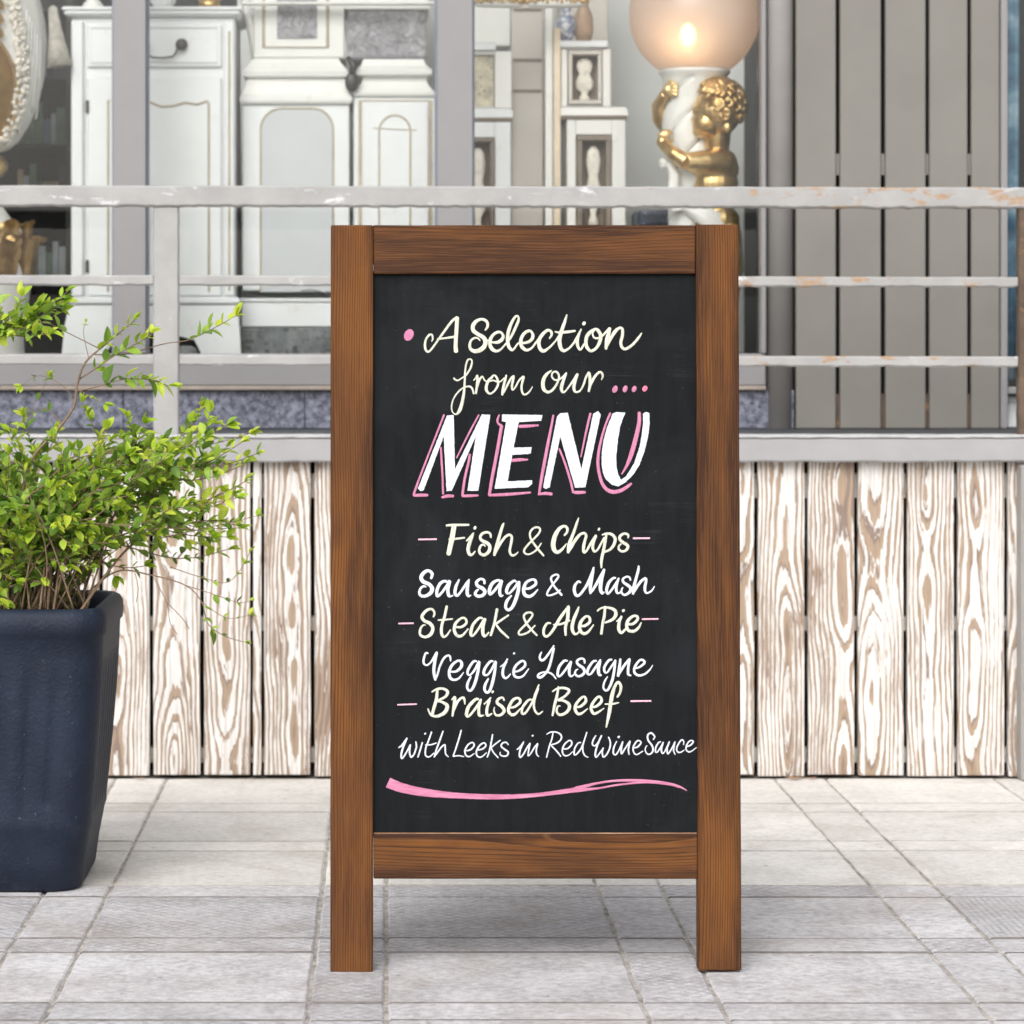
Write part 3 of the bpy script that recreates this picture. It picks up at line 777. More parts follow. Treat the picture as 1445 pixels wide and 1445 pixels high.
letters(p, c4, """
170,205,16 120,240,34 75,300,46 60,370,48 70,440,46 120,480,34 180,455,30 235,380,28 262,310,26 262,260,26 235,222,26 200,222,22 175,250,22 180,295,22 215,325,22 260,320,22 310,290,24 358,235,20
358,242,22 330,310,34 305,380,42 295,440,40 315,480,30 350,465,22 400,400,24 450,330,30 500,250,30
500,258,32 475,330,36 455,410,38 465,465,34 495,480,24 540,455,22 580,380,26 610,290,28 645,228,26
652,238,34 662,310,38 660,390,38 645,470,26
648,455,22 660,410,26 695,330,34 740,260,32 790,222,28 820,250,28 822,285,24 808,322,12
""")
p.done('lettering', M_CREAM, 'cream script reading A Selection from our')
for t in ("dot 980,442,66,92", "dot 1110,438,60,88", "dot 1225,440,60,80"):
    p = Pen(); letters(p, c4, t); p.done('painted_dot', M_PINK)
p = Pen(); p.dot(577, 472.3, 6.8, 8.2); p.done('painted_dot', M_PINK, 'larger pink dot left of the heading')
p = Pen(); letters(p, c4, "dot 1362,435,66,74"); p.done('painted_dot', M_RPINK, 'deeper pink last dot')
# MENU
cE = (575, 570, 8.03); cF = (745, 570, 8.03)
def PP(c, pts): return [(c[0] + x / c[2], c[1] + y / c[2]) for x, y in pts]
p = Pen()
p.poly(PP(cE, [(450, 130), (525, 125), (540, 742), (845, 118), (942, 122), (805, 985), (682, 985), (778, 360), (503, 985), (445, 988), (412, 368), (183, 980), (150, 990), (120, 960)]), 0.0008, 0.5, 1)
p.poly(PP(cE, [(1075, 118), (1535, 125), (1520, 190), (1265, 205), (1205, 495), (1410, 490), (1398, 563), (1190, 578), (1138, 878), (1415, 865), (1418, 905), (1370, 945), (990, 962), (1120, 205), (1072, 195)]), 0.0008, 0.5, 2)
p.poly(PP(cF, [(335, 140), (370, 105), (455, 98), (610, 740), (745, 110), (800, 80), (830, 120), (655, 945), (540, 950), (370, 370), (250, 945), (205, 965), (175, 945)]), 0.0008, 0.5, 3)
p.poly(PP(cF, [(965, 110), (1010, 92), (1110, 98), (1078, 170), (1050, 260), (1022, 420), (1005, 600), (1010, 720), (1028, 800), (1060, 862), (1120, 820), (1210, 670), (1270, 490), (1300, 330), (1312, 200), (1310, 110), (1345, 90), (1382, 105), (1385, 220), (1365, 380), (1325, 540), (1270, 690), (1200, 800), (1110, 890), (1030, 935), (960, 918), (890, 855), (855, 780), (840, 680), (842, 560), (860, 420), (900, 270)]), 0.0008, 0.5, 4)
p.done('lettering', M_WHITE, 'large white brush lettering reading MENU')
p = Pen()
letters(p, cE, """
415,125,22 300,420,20 160,780,22 80,1000,26 75,1035,26
75,1040,24 140,1035,36 225,1035,30
380,495,20 388,650,24 400,850,22 405,1020,22
395,1060,24 450,1045,36 518,1045,30
810,125,18 700,330,20 560,610,16
710,575,24 690,680,28 650,850,28 625,1035,28
625,1045,26 700,1042,32 800,1038,22
1042,125,18 1022,185,24 1035,225,24 1068,250,32 1060,300,36 1015,560,36 965,820,36 930,1030,32
930,1035,28 1150,1025,34 1395,1005,22
1275,254,34 1365,250,34 1485,242,20
1190,640,36 1290,632,34 1365,632,18
""")
letters(p, cF, """
292,130,24 270,250,26 225,480,34 160,830,34 130,1020,26
125,1025,24 200,1015,34 270,1022,34
360,510,20 420,660,24 480,850,26 515,990,26
512,1000,24 560,1005,36 650,1002,30
712,110,26 665,310,24 605,600,14
938,105,24 880,250,24 820,470,28 798,650,34 820,820,34 870,940,38 950,995,44 1050,985,40 1130,940,36 1175,905,26
1268,100,36 1265,220,44 1230,380,48 1180,560,50 1130,690,34 1070,795,14
""")
p.done('letter_shadow', M_PINK, 'pink outline strokes left of and below MENU')
# Fish & Chips ... Steak & Ale Pie
cG = (585, 730, 8.5); cH = (750, 725, 8.5); cI = (585, 795, 8.03); cJ = (765, 790, 8.5); cK = (560, 850, 7.225); cL = (755, 845, 8.03)
p = Pen()
letters(p, cG, """
475,110,56 455,230,60 430,350,58 410,440,54
385,100,24 450,95,30 650,92,26
415,265,16 480,262,24 600,248,22
625,285,16 680,230,26 710,190,18
702,205,30 665,300,42 645,390,42 665,450,36 700,445,26 728,410,16
dot 727,128,36,44
918,243,20 910,200,28 875,182,28 820,195,32 790,240,32 810,280,36 870,310,42 905,350,40 895,410,40 840,455,36 790,435,34 778,390,30 800,340,26 830,330,20 850,350,14
1075,72,12 1060,100,30 1020,230,38 980,370,40 960,455,32
965,440,28 980,410,32 1030,320,32 1090,240,30 1140,212,30 1170,240,30 1160,320,30 1145,400,30 1160,450,28 1190,460,26 1220,445,22 1245,418,12
""")
letters(p, cH, """
122,355,14 70,430,22 10,475,20 -40,490,20 -80,470,24 -80,430,26 -30,365,24 30,305,24 90,240,24 108,190,24 80,165,24 30,175,24 -12,225,24 -5,300,24 50,385,26 110,460,26 150,505,20
400,260,22 430,225,28 435,180,34 400,150,30 340,180,40 290,260,52 265,360,56 275,430,52 315,465,40 370,430,32 425,362,14
570,52,12 550,110,28 510,230,34 460,360,42 445,465,34
450,455,30 470,420,36 530,320,38 590,250,32 640,235,30 660,265,32 645,330,34 630,400,36 635,465,32 670,440,26 720,350,28 778,262,26
780,270,28 750,340,32 740,410,32 760,455,28 800,430,24 840,360,24 880,290,26
dot 815,188,30,38
905,250,24 890,330,36 870,440,36 845,560,34 845,650,18
855,255,18 910,240,28 970,250,32 1010,300,36 995,370,36 950,430,30 885,460,24
1165,290,18 1165,255,28 1120,240,28 1070,270,32 1065,310,32 1110,350,36 1160,385,36 1150,430,32 1100,455,28 1055,430,28 1055,390,24 1080,365,18
""")
p.done('lettering', M_CREAM, 'cream script reading Fish & Chips')
p = Pen()
letters(p, cI, """
190,170,28 200,120,34 155,85,32 100,115,40 75,165,42 100,210,42 165,240,40 200,285,44 185,335,44 130,372,34 75,370,32 55,330,30 75,280,26 110,262,24 130,270,14
365,210,30 335,205,30 290,235,34 255,310,34 260,375,30 310,335,28 370,250,28 395,200,24
400,210,34 380,290,36 385,355,36 400,378,26 435,368,16
505,190,20 470,270,34 460,340,36 485,370,28 530,320,26 590,230,28 620,190,20
612,210,30 600,290,36 600,350,36 615,375,26 640,365,14
795,230,26 790,195,28 750,180,26 705,215,34 715,255,36 775,290,40 800,325,38 775,365,36 720,375,34 690,350,34 705,315,28 725,300,20
960,195,28 930,200,28 880,235,36 850,310,38 860,355,28 900,320,30 960,245,30 985,195,22
990,205,32 970,290,34 970,350,34 985,375,26 1005,365,14
1150,210,24 1130,200,26 1070,250,34 1045,320,34 1070,345,22 1120,300,26 1180,215,28
1185,215,34 1180,300,38 1155,400,40 1110,500,36 1065,532,32 1035,500,32 1050,430,34 1100,370,18
1250,290,24 1310,285,28 1375,240,32 1370,195,28 1330,188,26 1270,220,32 1240,290,38 1250,355,38 1300,378,34 1350,355,28 1400,300,14
""")
letters(p, cJ, """
222,365,16 180,400,22 110,428,22 65,425,22 75,380,24 130,300,24 190,225,24 200,190,22 170,180,22 120,205,24 115,250,24 150,320,24 195,375,26 238,425,26
465,275,22 440,262,24 400,310,34 390,370,36 410,425,34 445,430,32 500,370,30 560,270,34 625,95,20
620,120,28 595,250,40 582,340,36 585,405,26
587,395,24 610,370,30 670,270,34 750,120,28
745,130,34 715,250,42 705,350,42 725,405,32 750,390,14
885,220,22 855,225,28 805,280,34 780,360,34 795,410,26 850,350,26 925,225,20
920,235,26 895,320,34 900,390,30 920,405,22 945,390,18 975,335,14
1065,245,20 1055,215,24 1020,205,22 975,235,26 985,275,30 1035,310,36 1070,345,36 1055,390,34 1000,425,26 960,400,26 960,360,22 975,335,14
1165,78,20 1160,130,30 1130,240,34 1105,340,38 1098,410,28
1102,400,24 1130,350,32 1190,265,32 1245,225,28 1255,250,30 1240,330,32 1245,390,28 1270,402,22 1320,375,20 1355,322,12
""")
p.done('lettering', M_WHITE, 'white script reading Sausage & Mash')
p = Pen()
letters(p, cK, """
375,150,18 385,110,22 355,72,24 300,90,28 258,145,32 280,190,32 340,220,34 368,270,34 345,330,34 290,358,26 240,335,24 240,280,24 265,240,18 292,235,12
510,45,26 490,140,28 462,230,28 455,310,30 475,355,26 510,340,20 548,285,14
425,185,18 500,180,18 568,173,16
600,255,20 660,255,24 710,215,26 700,170,22 660,165,22 600,220,30 588,290,32 620,345,30 670,340,26 728,275,14
870,165,22 840,165,24 780,230,30 755,320,32 775,345,22 830,280,24 895,175,26
900,175,32 880,250,34 880,320,34 900,350,26 940,310,14
1025,75,28 1000,200,26 975,290,26 960,340,24
1140,135,18 1060,190,22 1010,225,22
1010,225,20 1060,290,24 1140,365,20
1412,240,14 1340,310,20 1260,335,20 1250,300,20 1320,225,22 1385,140,20 1370,108,20 1320,115,22 1298,155,22 1340,240,22 1430,340,20
""")
letters(p, cL, """
180,280,20 140,285,26 105,345,30 105,410,28 140,430,28 200,370,30 290,220,36 385,88,24
380,100,40 375,220,38 350,320,34 352,415,24
215,298,18 300,290,24 395,250,20
500,97,16 480,150,32 440,250,38 425,340,38 450,400,30 480,400,22 510,370,20
510,310,22 570,310,30 625,265,32 620,215,28 580,205,26 525,265,36 510,340,38 545,395,34 600,385,30 668,300,14
800,95,28 790,200,32 770,300,30 757,400,28
712,140,18 760,108,22 840,105,26 910,135,36 920,190,38 880,240,32 800,275,20
930,260,14 960,235,18 985,205,24
985,208,24 960,270,34 955,350,38 985,390,30 1030,350,24
dot 1008,138,34,34
1040,290,22 1110,290,30 1165,245,32 1165,205,28 1120,200,28 1060,250,36 1045,320,36 1070,365,34 1130,370,32 1180,330,28 1210,275,14
""")
p.done('lettering', M_CREAM, 'cream script reading Steak & Ale Pie')
cM = (590, 905, 8.5); cN = (755, 905, 8.5); cO = (555, 960, 6.568); cP = (770, 950, 9.03)
p = Pen()
letters(p, cM, """
118,150,20 95,145,24 70,210,26 70,270,26 105,292,20 150,260,22 190,200,26 225,138,26
222,150,34 200,260,36 190,370,36 208,465,30
212,455,24 235,400,24 260,310,24 310,210,26 360,175,24 385,190,26 392,240,16
395,370,20 460,365,28 520,310,36 520,255,32 480,238,26 410,290,32 375,370,34 385,440,34 430,468,28 490,450,24 548,378,12
700,245,22 665,250,28 610,330,30 595,390,28 625,410,20 680,350,26 730,245,22
738,255,28 720,370,34 690,490,36 650,580,32 615,598,28 592,560,30 600,500,30 635,430,20
900,245,22 865,250,28 805,330,32 790,395,32 830,410,24 880,350,26 930,245,22
935,255,28 920,380,34 895,500,36 860,600,32 825,620,30 798,580,32 810,520,32 845,455,20
990,310,14 1040,275,22 1075,218,18
1062,250,24 1025,330,30 1020,410,32 1050,448,26 1085,430,20 1112,395,12
dot 1155,150,28,26
1150,375,18 1220,355,26 1285,300,30 1280,250,26 1240,245,26 1175,300,30 1148,370,30 1165,425,30 1215,440,26 1270,415,22 1330,335,12
""")
letters(p, cN, """
82,135,16 60,190,26 75,230,28 110,225,28 160,165,26 230,58,18
228,90,28 205,200,28 175,310,30 140,380,26 80,435,30 42,435,28 45,405,26 90,380,20 150,375,20 210,400,22 255,455,16
390,240,20 355,240,28 295,310,32 275,400,30 300,425,24 360,360,26 435,250,26
435,255,32 415,340,34 420,410,30 445,425,22 470,405,14
600,265,20 595,225,24 555,212,24 510,240,28 520,280,30 580,325,34 600,370,32 570,410,30 520,425,26 485,395,26 495,355,20 520,340,12
740,240,22 700,250,28 645,330,32 635,390,30 670,400,24 730,320,28 790,228,20
785,250,32 765,340,38 775,405,34 800,412,20
925,225,22 890,235,28 840,310,30 840,370,26 870,380,20 920,310,24 970,235,24
968,240,28 955,360,30 930,480,32 885,580,28 850,595,24 825,560,22 840,490,22 875,430,14
1030,220,24 1020,310,34 1002,420,32
1005,410,24 1020,385,28 1080,290,30 1140,218,26
1140,230,30 1125,320,30 1125,400,30 1155,415,18
1190,325,14 1250,320,24 1320,265,28 1300,230,26 1260,235,26 1205,310,30 1200,380,30 1250,415,28 1320,400,24 1380,350,20 1418,292,10
""")
p.done('lettering', M_WHITE, 'white script reading Veggie Lasagne')
p = Pen()
letters(p, cM, "dot 897,612,32,34")
letters(p, cO, """
410,85,22 400,180,28 370,290,28 362,335,22
360,112,14 410,85,20 470,85,24 505,115,28 480,160,24 410,195,18 450,205,22 500,240,34 480,300,34 410,338,26 350,325,20 322,270,12
545,185,14 572,162,24 565,230,28 550,335,18
556,300,18 600,200,24 645,165,22 660,180,22 665,225,12
790,180,20 760,185,26 700,250,32 680,320,30 700,340,20 760,270,22 815,182,16
810,190,24 795,260,26 800,330,26 840,330,12
845,225,14 885,190,18 905,167,16
895,190,22 870,270,26 875,330,26 915,315,14
1030,190,16 1015,165,18 975,180,24 965,215,26 1010,250,30 1030,290,28 1000,325,24 955,328,20 935,290,16 940,255,10
1075,260,16 1130,250,22 1180,205,24 1160,170,22 1110,190,26 1070,270,28 1090,320,26 1130,320,24 1185,265,12
1290,185,14 1255,190,22 1205,250,24 1195,310,22 1230,305,20 1290,210,20 1320,130,20 1352,47,14
1345,80,20 1310,190,22 1310,270,20 1345,318,18 1388,292,10
""")
letters(p, cP, """
168,178,18 150,290,34 120,410,36 92,545,24
92,240,18 150,205,26 240,195,32 305,230,32 250,300,30 165,350,24 230,355,30 300,400,40 300,470,40 240,525,36 175,535,32 145,490,28 160,430,22 190,425,14
385,440,20 450,430,32 515,370,36 510,315,30 470,315,30 400,390,36 380,460,38 410,520,36 460,520,30 540,460,14
590,440,20 650,430,32 715,370,36 710,320,30 670,310,30 605,390,36 585,460,38 615,520,36 665,510,30 748,455,14
920,310,24 955,250,32 965,170,36 930,120,34 890,170,36 855,280,48 835,390,46 815,520,44 790,640,28 778,695,18
762,400,16 850,400,24 938,382,16
""")
p.done('lettering', M_CREAM, 'cream script reading Braised Beef')
cQ = (555, 1025, 8.03); cR = (725, 1025, 10.7); cS = (835, 1025, 9.323)
p = Pen()
letters(p, cQ, """
60,250,14 100,220,22 155,142,20
150,155,20 110,250,24 90,330,24 98,370,22 130,335,20 195,215,18
193,225,20 185,290,22 200,355,22 235,325,20 262,240,20 255,182,16
330,190,18 310,260,20 280,355,18
dot 362,90,22,24
435,72,18 400,170,20 370,250,20 365,330,20 395,355,18 430,340,16 460,310,14
365,218,14 430,215,18 490,195,14
565,62,18 530,160,22 490,270,20 465,355,16
468,348,16 490,320,18 545,245,20 585,215,18 590,260,20 595,320,18 625,352,14
772,52,18 745,150,20 710,260,20 680,345,16
680,348,16 740,340,16 800,350,14
830,285,14 880,270,20 918,225,20 900,190,18 850,215,20 815,280,22 825,335,20 865,350,18 920,315,12
960,275,14 1010,265,20 1050,230,20 1035,195,18 985,220,20 945,290,22 955,345,20 1000,355,18 1060,305,12
1128,100,18 1110,200,20 1090,290,20 1068,355,16
1215,165,16 1150,215,18 1110,250,18
1110,250,16 1140,305,18 1190,362,16
1305,215,16 1285,190,18 1245,195,20 1225,230,20 1260,265,22 1305,300,22 1290,340,20 1245,345,18 1212,325,16 1215,300,12
""", 0.88)
letters(p, cR, """
55,360,20 105,315,26 155,242,20
150,255,22 100,370,28 90,450,28 105,480,26 150,430,26 200,340,26 250,265,26
250,275,26 230,370,26 220,455,22 255,430,24 310,340,26 365,270,26
364,280,28 345,370,26 355,440,24 385,465,16
dot 290,150,30,28
600,95,22 580,200,24 540,320,26 500,478,22
505,128,18 560,98,22 640,95,24 710,130,28 725,190,28 670,255,26 570,290,22
570,300,20 650,380,26 715,462,20
760,350,22 820,345,26 880,285,28 875,235,26 840,225,24 775,280,28 740,360,28 755,435,26 800,455,24 850,435,20 895,390,14
1015,255,22 975,265,26 925,350,26 920,435,26 955,430,24 1020,350,26 1065,240,26 1110,98,20
1100,130,20 1055,280,26 1050,380,26 1080,450,24 1130,478,16
""", 0.86)
letters(p, cS, """
60,130,18 25,190,22 15,245,22 45,265,20 90,220,22 135,130,22
130,145,22 80,260,24 52,370,24 65,415,20 105,370,20 158,292,18
156,300,20 145,350,22 160,412,22 205,375,22 245,290,22 250,210,22 228,150,18
335,205,16 300,280,22 290,350,24 310,385,20 350,350,20 415,212,20
dot 362,148,32,32
412,220,24 395,300,26 400,370,22 440,310,22 510,202,20
512,210,20 500,260,22 490,320,22 500,380,16
565,290,18 610,280,24 655,230,24 640,200,20 600,205,22 555,280,24 560,350,22 600,380,20 680,335,14
820,180,20 835,140,24 790,95,24 745,125,24 750,190,24 800,260,26 815,320,24 790,365,22 745,375,20 712,330,18 715,290,16 735,262,12
915,210,16 885,225,22 850,290,22 850,350,20 885,330,20 950,217,18
945,230,22 925,310,24 935,362,20 965,345,18 1030,210,18
1025,230,22 1000,300,22 1010,370,20 1050,320,20 1105,212,18
1100,222,22 1085,320,22 1105,378,14
1215,250,16 1220,210,20 1195,185,22 1155,230,22 1125,300,22 1140,345,22 1180,350,18 1225,320,14
1255,275,18 1310,255,22 1345,210,22 1310,195,20 1265,240,22 1250,310,22 1285,345,20 1330,330,18 1388,287,12
""", 0.9)
p.done('lettering', M_WHITE, 'thin white script reading with Leeks in Red Wine Sauce')
for c, t in ((cG, "50,268,20 262,265,20"), (cH, "1230,297,22 1422,295,20"), (cK, "20,220,16 168,217,16"), (cL, "1222,235,18 1400,232,18"), (cO, "42,232,14 215,226,14"), (cP, "1095,363,22 1348,360,20")):
    p = Pen(); letters(p, c, t); p.done('painted_dash', M_LPINK)
cT = (540, 1090, 3.284)
p = Pen()
up = catmull([(35, 28), (100, 55), (200, 78), (350, 98), (540, 105), (700, 100), (850, 80), (930, 66)], 14)
lo = catmull([(935, 90), (880, 97), (700, 118), (540, 128), (350, 124), (200, 115), (80, 95), (15, 72)], 14)
p.poly(PP(cT, [(a[0], a[1]) for a in up + lo]), 0.0006, 0.4, 8)
letters(p, cT, """
900,78,20 1000,53,10 1100,41,11 1220,43,14 1320,55,14 1375,68,10 1412,87,4
900,86,20 1000,77,9 1100,60,9 1220,50,8 1330,60,6 1375,74,4
""")
p.done('swoosh', M_SWOOSH, 'long pink brush stroke underline')
# ------------------------------------------------------------------ shop front behind the railing
YG = 7.65
shop = empty('shop_front', (0, YG, ZD), 'shop front with grey framed display windows on a blue grey granite base', 'building')
WXL = -2.55; WXR = 2.45; ZTOP = 3.3
z_pt = Z_(551, YG); z_fb = Z_(499, YG)
# granite base: blocks
edgesb = [WXL, X_(-330, YG), X_(-70, YG), X_(174, YG), X_(430, YG), X_(690, YG), X_(905, YG), X_(1121, YG)]
plinth = box('plinth', WXL, X_(1120, YG), YG + 0.035, YG + 0.1, ZD, z_pt - 0.004, M_DARK, shop, 0)
for a, b in zip(edgesb, edgesb[1:]):
    o = box('granite_block', a + 0.0008, b - 0.0008, YG + 0.0, YG + 0.034, ZD + 0.001, z_pt, M_GRANITE, None, 0.0015)
    o.parent = plinth; o.location = o.location - parent_loc(plinth)
# bottom frame member with a stepped sill line
box('bottom_frame', WXL, X_(1080, YG), YG - 0.012, YG + 0.06, z_pt + 0.012, z_fb, M_FRAME, shop, 0.003)
box('sill_strip', WXL, X_(1080, YG), YG - 0.02, YG + 0.05, z_pt + 0.001, z_pt + 0.0115, mat_paint('sill_tan_grey', lin(158, 146, 136), 0.6, 0.08), shop, 0.002)
muls = [(-405, -355), (160.5, 206.5), (616.5, 667), (1073.5, 1080)]
for a, b in muls:
    box('mullion', X_(a, YG), X_(b, YG), YG - 0.018, YG + 0.05, z_fb + 0.0005, ZTOP, M_FRAME, shop, 0.002)
    if b - a > 20:
        box('gasket', X_(b, YG) + 0.0005, X_(b, YG) + 0.005, YG + 0.004, YG + 0.045, z_fb + 0.001, ZTOP - 0.001, M_FRAME_B, shop, 0)
        box('gasket', X_(a, YG) - 0.005, X_(a, YG) - 0.0005, YG + 0.004, YG + 0.045, z_fb + 0.001, ZTOP - 0.001, M_FRAME_B, shop, 0)
px = [(-900, -405), (-355, 160.5), (206.5, 616.5), (667, 1073.5)]
for a, b in px:
    box('glass_pane', max(WXL, X_(a, YG)) + 0.006, X_(b, YG) - 0.006, YG + 0.020, YG + 0.026, z_fb + 0.002, ZTOP - 0.002, M_GLASS, shop, 0)
# round grey column
bm = bmesh.new(); cx0, cx1 = X_(1080.5, YG), X_(1121, YG); rc = (cx1 - cx0) / 2
lathe(bm, [(rc, 0), (rc, ZTOP - ZD)], n=40)
col_o = link('column', mesh_of(bm, 'column', False), M_COLUMN, shop)
for p_ in col_o.data.polygons: p_.use_smooth = len(p_.vertices) == 4
col_o.location = ((cx0 + cx1) / 2, 0.02, 0)
# fascia, roof, side walls, room behind the glass
box('fascia', WXL, WXR, YG - 0.05, YG + 0.25, ZTOP + 0.001, 4.0, M_FRAME, shop, 0.005)
YBK = 8.72
box('room_floor', WXL, X_(1121, YG), YG + 0.1, YBK, ZD - 0.05, ZD + 0.002, M_BEIGE, shop, 0)
box('ceiling', WXL, WXR, YG + 0.251, YBK + 0.1, ZTOP + 0.002, ZTOP + 0.1, M_WALL, shop, 0)
box('back_wall', X_(335, YBK), X_(1050, YBK), YBK + 0.001, YBK + 0.1, ZD, ZTOP, M_WALL, shop, 0)
box('back_wall', WXL, X_(335, YBK) - 0.001, YBK + 0.001, YBK + 0.1, ZD, ZTOP, M_DWALL, shop, 0)
box('side_wall', X_(1050, YBK) + 0.001, X_(1050, YBK) + 0.06, YG + 0.06, YBK + 0.1, ZD, ZTOP, M_DWALL, shop, 0)
box('side_wall', WXL - 0.06, WXL - 0.001, YG, YBK + 0.1, ZD, 4.0, M_WALL, shop, 0)
# right bay: slats, frame, narrow window
slat = empty('slatted_screen', (X_(1266, YG), YG, ZD), 'screen of tall taupe painted boards with black gaps beside the display window', 'screen')
sl = [(1122.5, 1178.5), (1184.5, 1242), (1248.5, 1305), (1310.5, 1364), (1369.5, 1409.5)]
for i, (a, b) in enumerate(sl):
    box('slat', X_(a, YG), X_(b, YG), YG - 0.012 + (0.003 if i == 4 else 0), YG + 0.012, ZD + 0.001, ZTOP, M_SLAT, slat, 0.0018)
for a, b in zip(sl, sl[1:]):
    for y0, y1, m in ((217, 247, M_SLAT), (556, 604, M_RUST), (-300, -270, M_SLAT)):
        box('spacer', X_(a[1], YG) + 0.0006, X_(b[0], YG) - 0.0006, YG - 0.002, YG + 0.012, max(ZD + 0.002, Z_(y1, YG)), Z_(y0, YG), m, slat, 0)
box('backing', X_(1122, YG), X_(1411, YG), YG + 0.05, YG + 0.06, ZD + 0.001, ZTOP, M_DARK, slat, 0)  # near-black sheet stands for the unlit void behind the slats
box('end_frame', X_(1410.3, YG), X_(1420, YG), YG - 0.02, YG + 0.05, ZD + 0.001, ZTOP, M_FRAME, shop, 0.002)
box('side_window_frame', X_(1420.3, YG), X_(1700, YG), YG - 0.01, YG + 0.04, Z_(556, YG), Z_(546, YG), M_FRAME, shop, 0.002)
box('glass_pane', X_(1421, YG), X_(1700, YG), YG + 0.010, YG + 0.016, Z_(545, YG), ZTOP - 0.002, M_GLASS, shop, 0)
box('side_wall', X_(1700, YG) + 0.001, WXR, YG - 0.02, YG + 0.25, ZD + 0.001, ZTOP, M_COLUMN, shop, 0)
box('back_wall', X_(1411, YG) + 0.001, WXR, 8.5, 8.6, ZD, ZTOP, M_DWALL, shop, 0)
# blue sheet standing for the reflection in the narrow window, and a white box
def blue():
    n = NT('blue_reflection'); p = n.geo(); x, y, z = n.sep(p)
    a = n.noise(n.comb(n.math('MULTIPLY', x, 6.0), y, n.math('MULTIPLY', z, 9.0)), 1.0, 4, 0.6)
    return n.set(n.ramp(a, [(0.32, lin(46, 84, 110)), (0.5, lin(96, 140, 168)), (0.66, lin(172, 200, 212))]), 0.5)
M_BLUE = blue()
bm = bmesh.new(); n_ = 12
xa, xb = X_(1400, 7.95), X_(1437, 7.95)
rg = [[(xa + (xb - xa) * i / n_ - (xa + xb) / 2, 0.006 * math.sin(i * 1.3) + dy, z) for i in range(n_ + 1)] for z, dy in ((0, 0), (0.5, 0.004), (1.0, -0.003), (1.35, 0))]
ring_loft(bm, rg, False, False, False); 
reflection_sheet = link('reflection_sheet', mesh_of(bm, 'reflection_sheet', True), M_BLUE); reflection_sheet.location = ((xa + xb) / 2, 7.95, ZD + 0.12)
m_ = reflection_sheet.modifiers.new('thick', 'SOLIDIFY'); m_.thickness = 0.002
tag(reflection_sheet, 'blue sheet standing for the reflection in the narrow window right of the slatted screen', 'reflection_sheet')
wb_ = empty('white_crate', (X_(1427, 7.72), 7.72, ZD), 'small white box on the deck at the right end of the slatted screen', 'box')
box('body', X_(1421, 7.7), X_(1434, 7.7), 7.69, 7.76, ZD + 0.002, Z_(568, 7.7), M_FW, wb_, 0.002)
box('lid', X_(1420.5, 7.7), X_(1434.5, 7.7), 7.686, 7.764, Z_(568, 7.7) + 0.0005, Z_(560, 7.7), M_FW, wb_, 0.002)
# ------------------------------------------------------------------ display furniture behind the glass
def moulding(name, xa, xb, yf, yb, prof, mat, parent):
    """prof: list of (out, z): mitred on three sides by lofting rectangles"""
    bm = bmesh.new(); rings = []
    c = Vector(((xa + xb) / 2, (yf + yb) / 2, prof[0][1]))
    for out, z in prof:
        rings.append([(xa - out - c.x, yf - out - c.y, z - c.z), (xb + out - c.x, yf - out - c.y, z - c.z), (xb + out - c.x, yb - c.y, z - c.z), (xa - out - c.x, yb - c.y, z - c.z)])
    ring_loft(bm, rings)
    o = link(name, mesh_of(bm, name), mat, parent); o.location = c - parent_loc(parent); return o
def ribbon(name, pts, w, d, mat, parent, closed=False):
    """raised strip on a front plane; pts are 3D Vectors on the plane, strip faces -Y"""
    bm = bmesh.new(); n = len(pts); rows = []
    for i, p in enumerate(pts):
        a = pts[(i - 1) % n] if (closed or i > 0) else p; b = pts[(i + 1) % n] if (closed or i < n - 1) else p
        t = (b - a).normalized(); nn = Vector((-t.z, 0, t.x)) * w / 2
        rows.append([bm.verts.new(q) for q in (p - nn, p - nn * .5 + Vector((0, -d, 0)), p + nn * .5 + Vector((0, -d, 0)), p + nn)])
    for i in range(n if closed else n - 1):
        a, b = rows[i], rows[(i + 1) % n]
        for k in range(3): bm.faces.new((a[k], a[k + 1], b[k + 1], b[k]))
    o = link(name, mesh_of(bm, name, True), mat, parent); o.location = -parent_loc(parent); return o
def arc_pts(x0, x1, z0, z1, r, Y, k=10):
    """arch-topped outline, open at the bottom"""
    P = [Vector((x0, Y, z0)), Vector((x0, Y, z1 - r))]
    for i in range(1, k + 1): a = math.pi - math.pi / 2 * i / k; P.append(Vector((x0 + r + r * math.cos(a), Y, z1 - r + r * math.sin(a))))
    for i in range(k + 1): a = math.pi / 2 - math.pi / 2 * i / k; P.append(Vector((x1 - r + r * math.cos(a), Y, z1 - r + r * math.sin(a))))
    P.append(Vector((x1, Y, z0))); return P

# --- white cabinet with a drawer
Y1 = 7.93
cab = empty('cabinet', (X_(215, Y1), Y1, ZD), 'white French style cabinet with one drawer and a tall door standing behind the post', 'cabinet')
def cx(p): return X_(p, Y1)
def cz(p): return Z_(p, Y1)
box('carcass', cx(100), cx(331), Y1 + 0.004, Y1 + 0.34, cz(424), cz(24), M_FW, cab, 0.004)
moulding('cabinet_top', cx(97), cx(333), Y1 - 0.01, Y1 + 0.35, [(0.0, cz(24) + 0.0005), (0.012, cz(20)), (0.006, cz(17)), (0.016, cz(14)), (0.012, cz(10.5))], M_FW, cab)
box('drawer', cx(123), cx(313), Y1 - 0.008, Y1 + 0.003, cz(95), cz(34), M_FW, cab, 0.004)
ribbon('drawer_line', [Vector((cx(a), Y1 - 0.0085, cz(b))) for a, b in ((129, 40), (307, 40), (307, 89), (129, 89))], 0.004, 0.002, M_PANEL, cab, True)
box('door', cx(123), cx(313), Y1 - 0.008, Y1 + 0.003, cz(418), cz(109), M_FW, cab, 0.004)
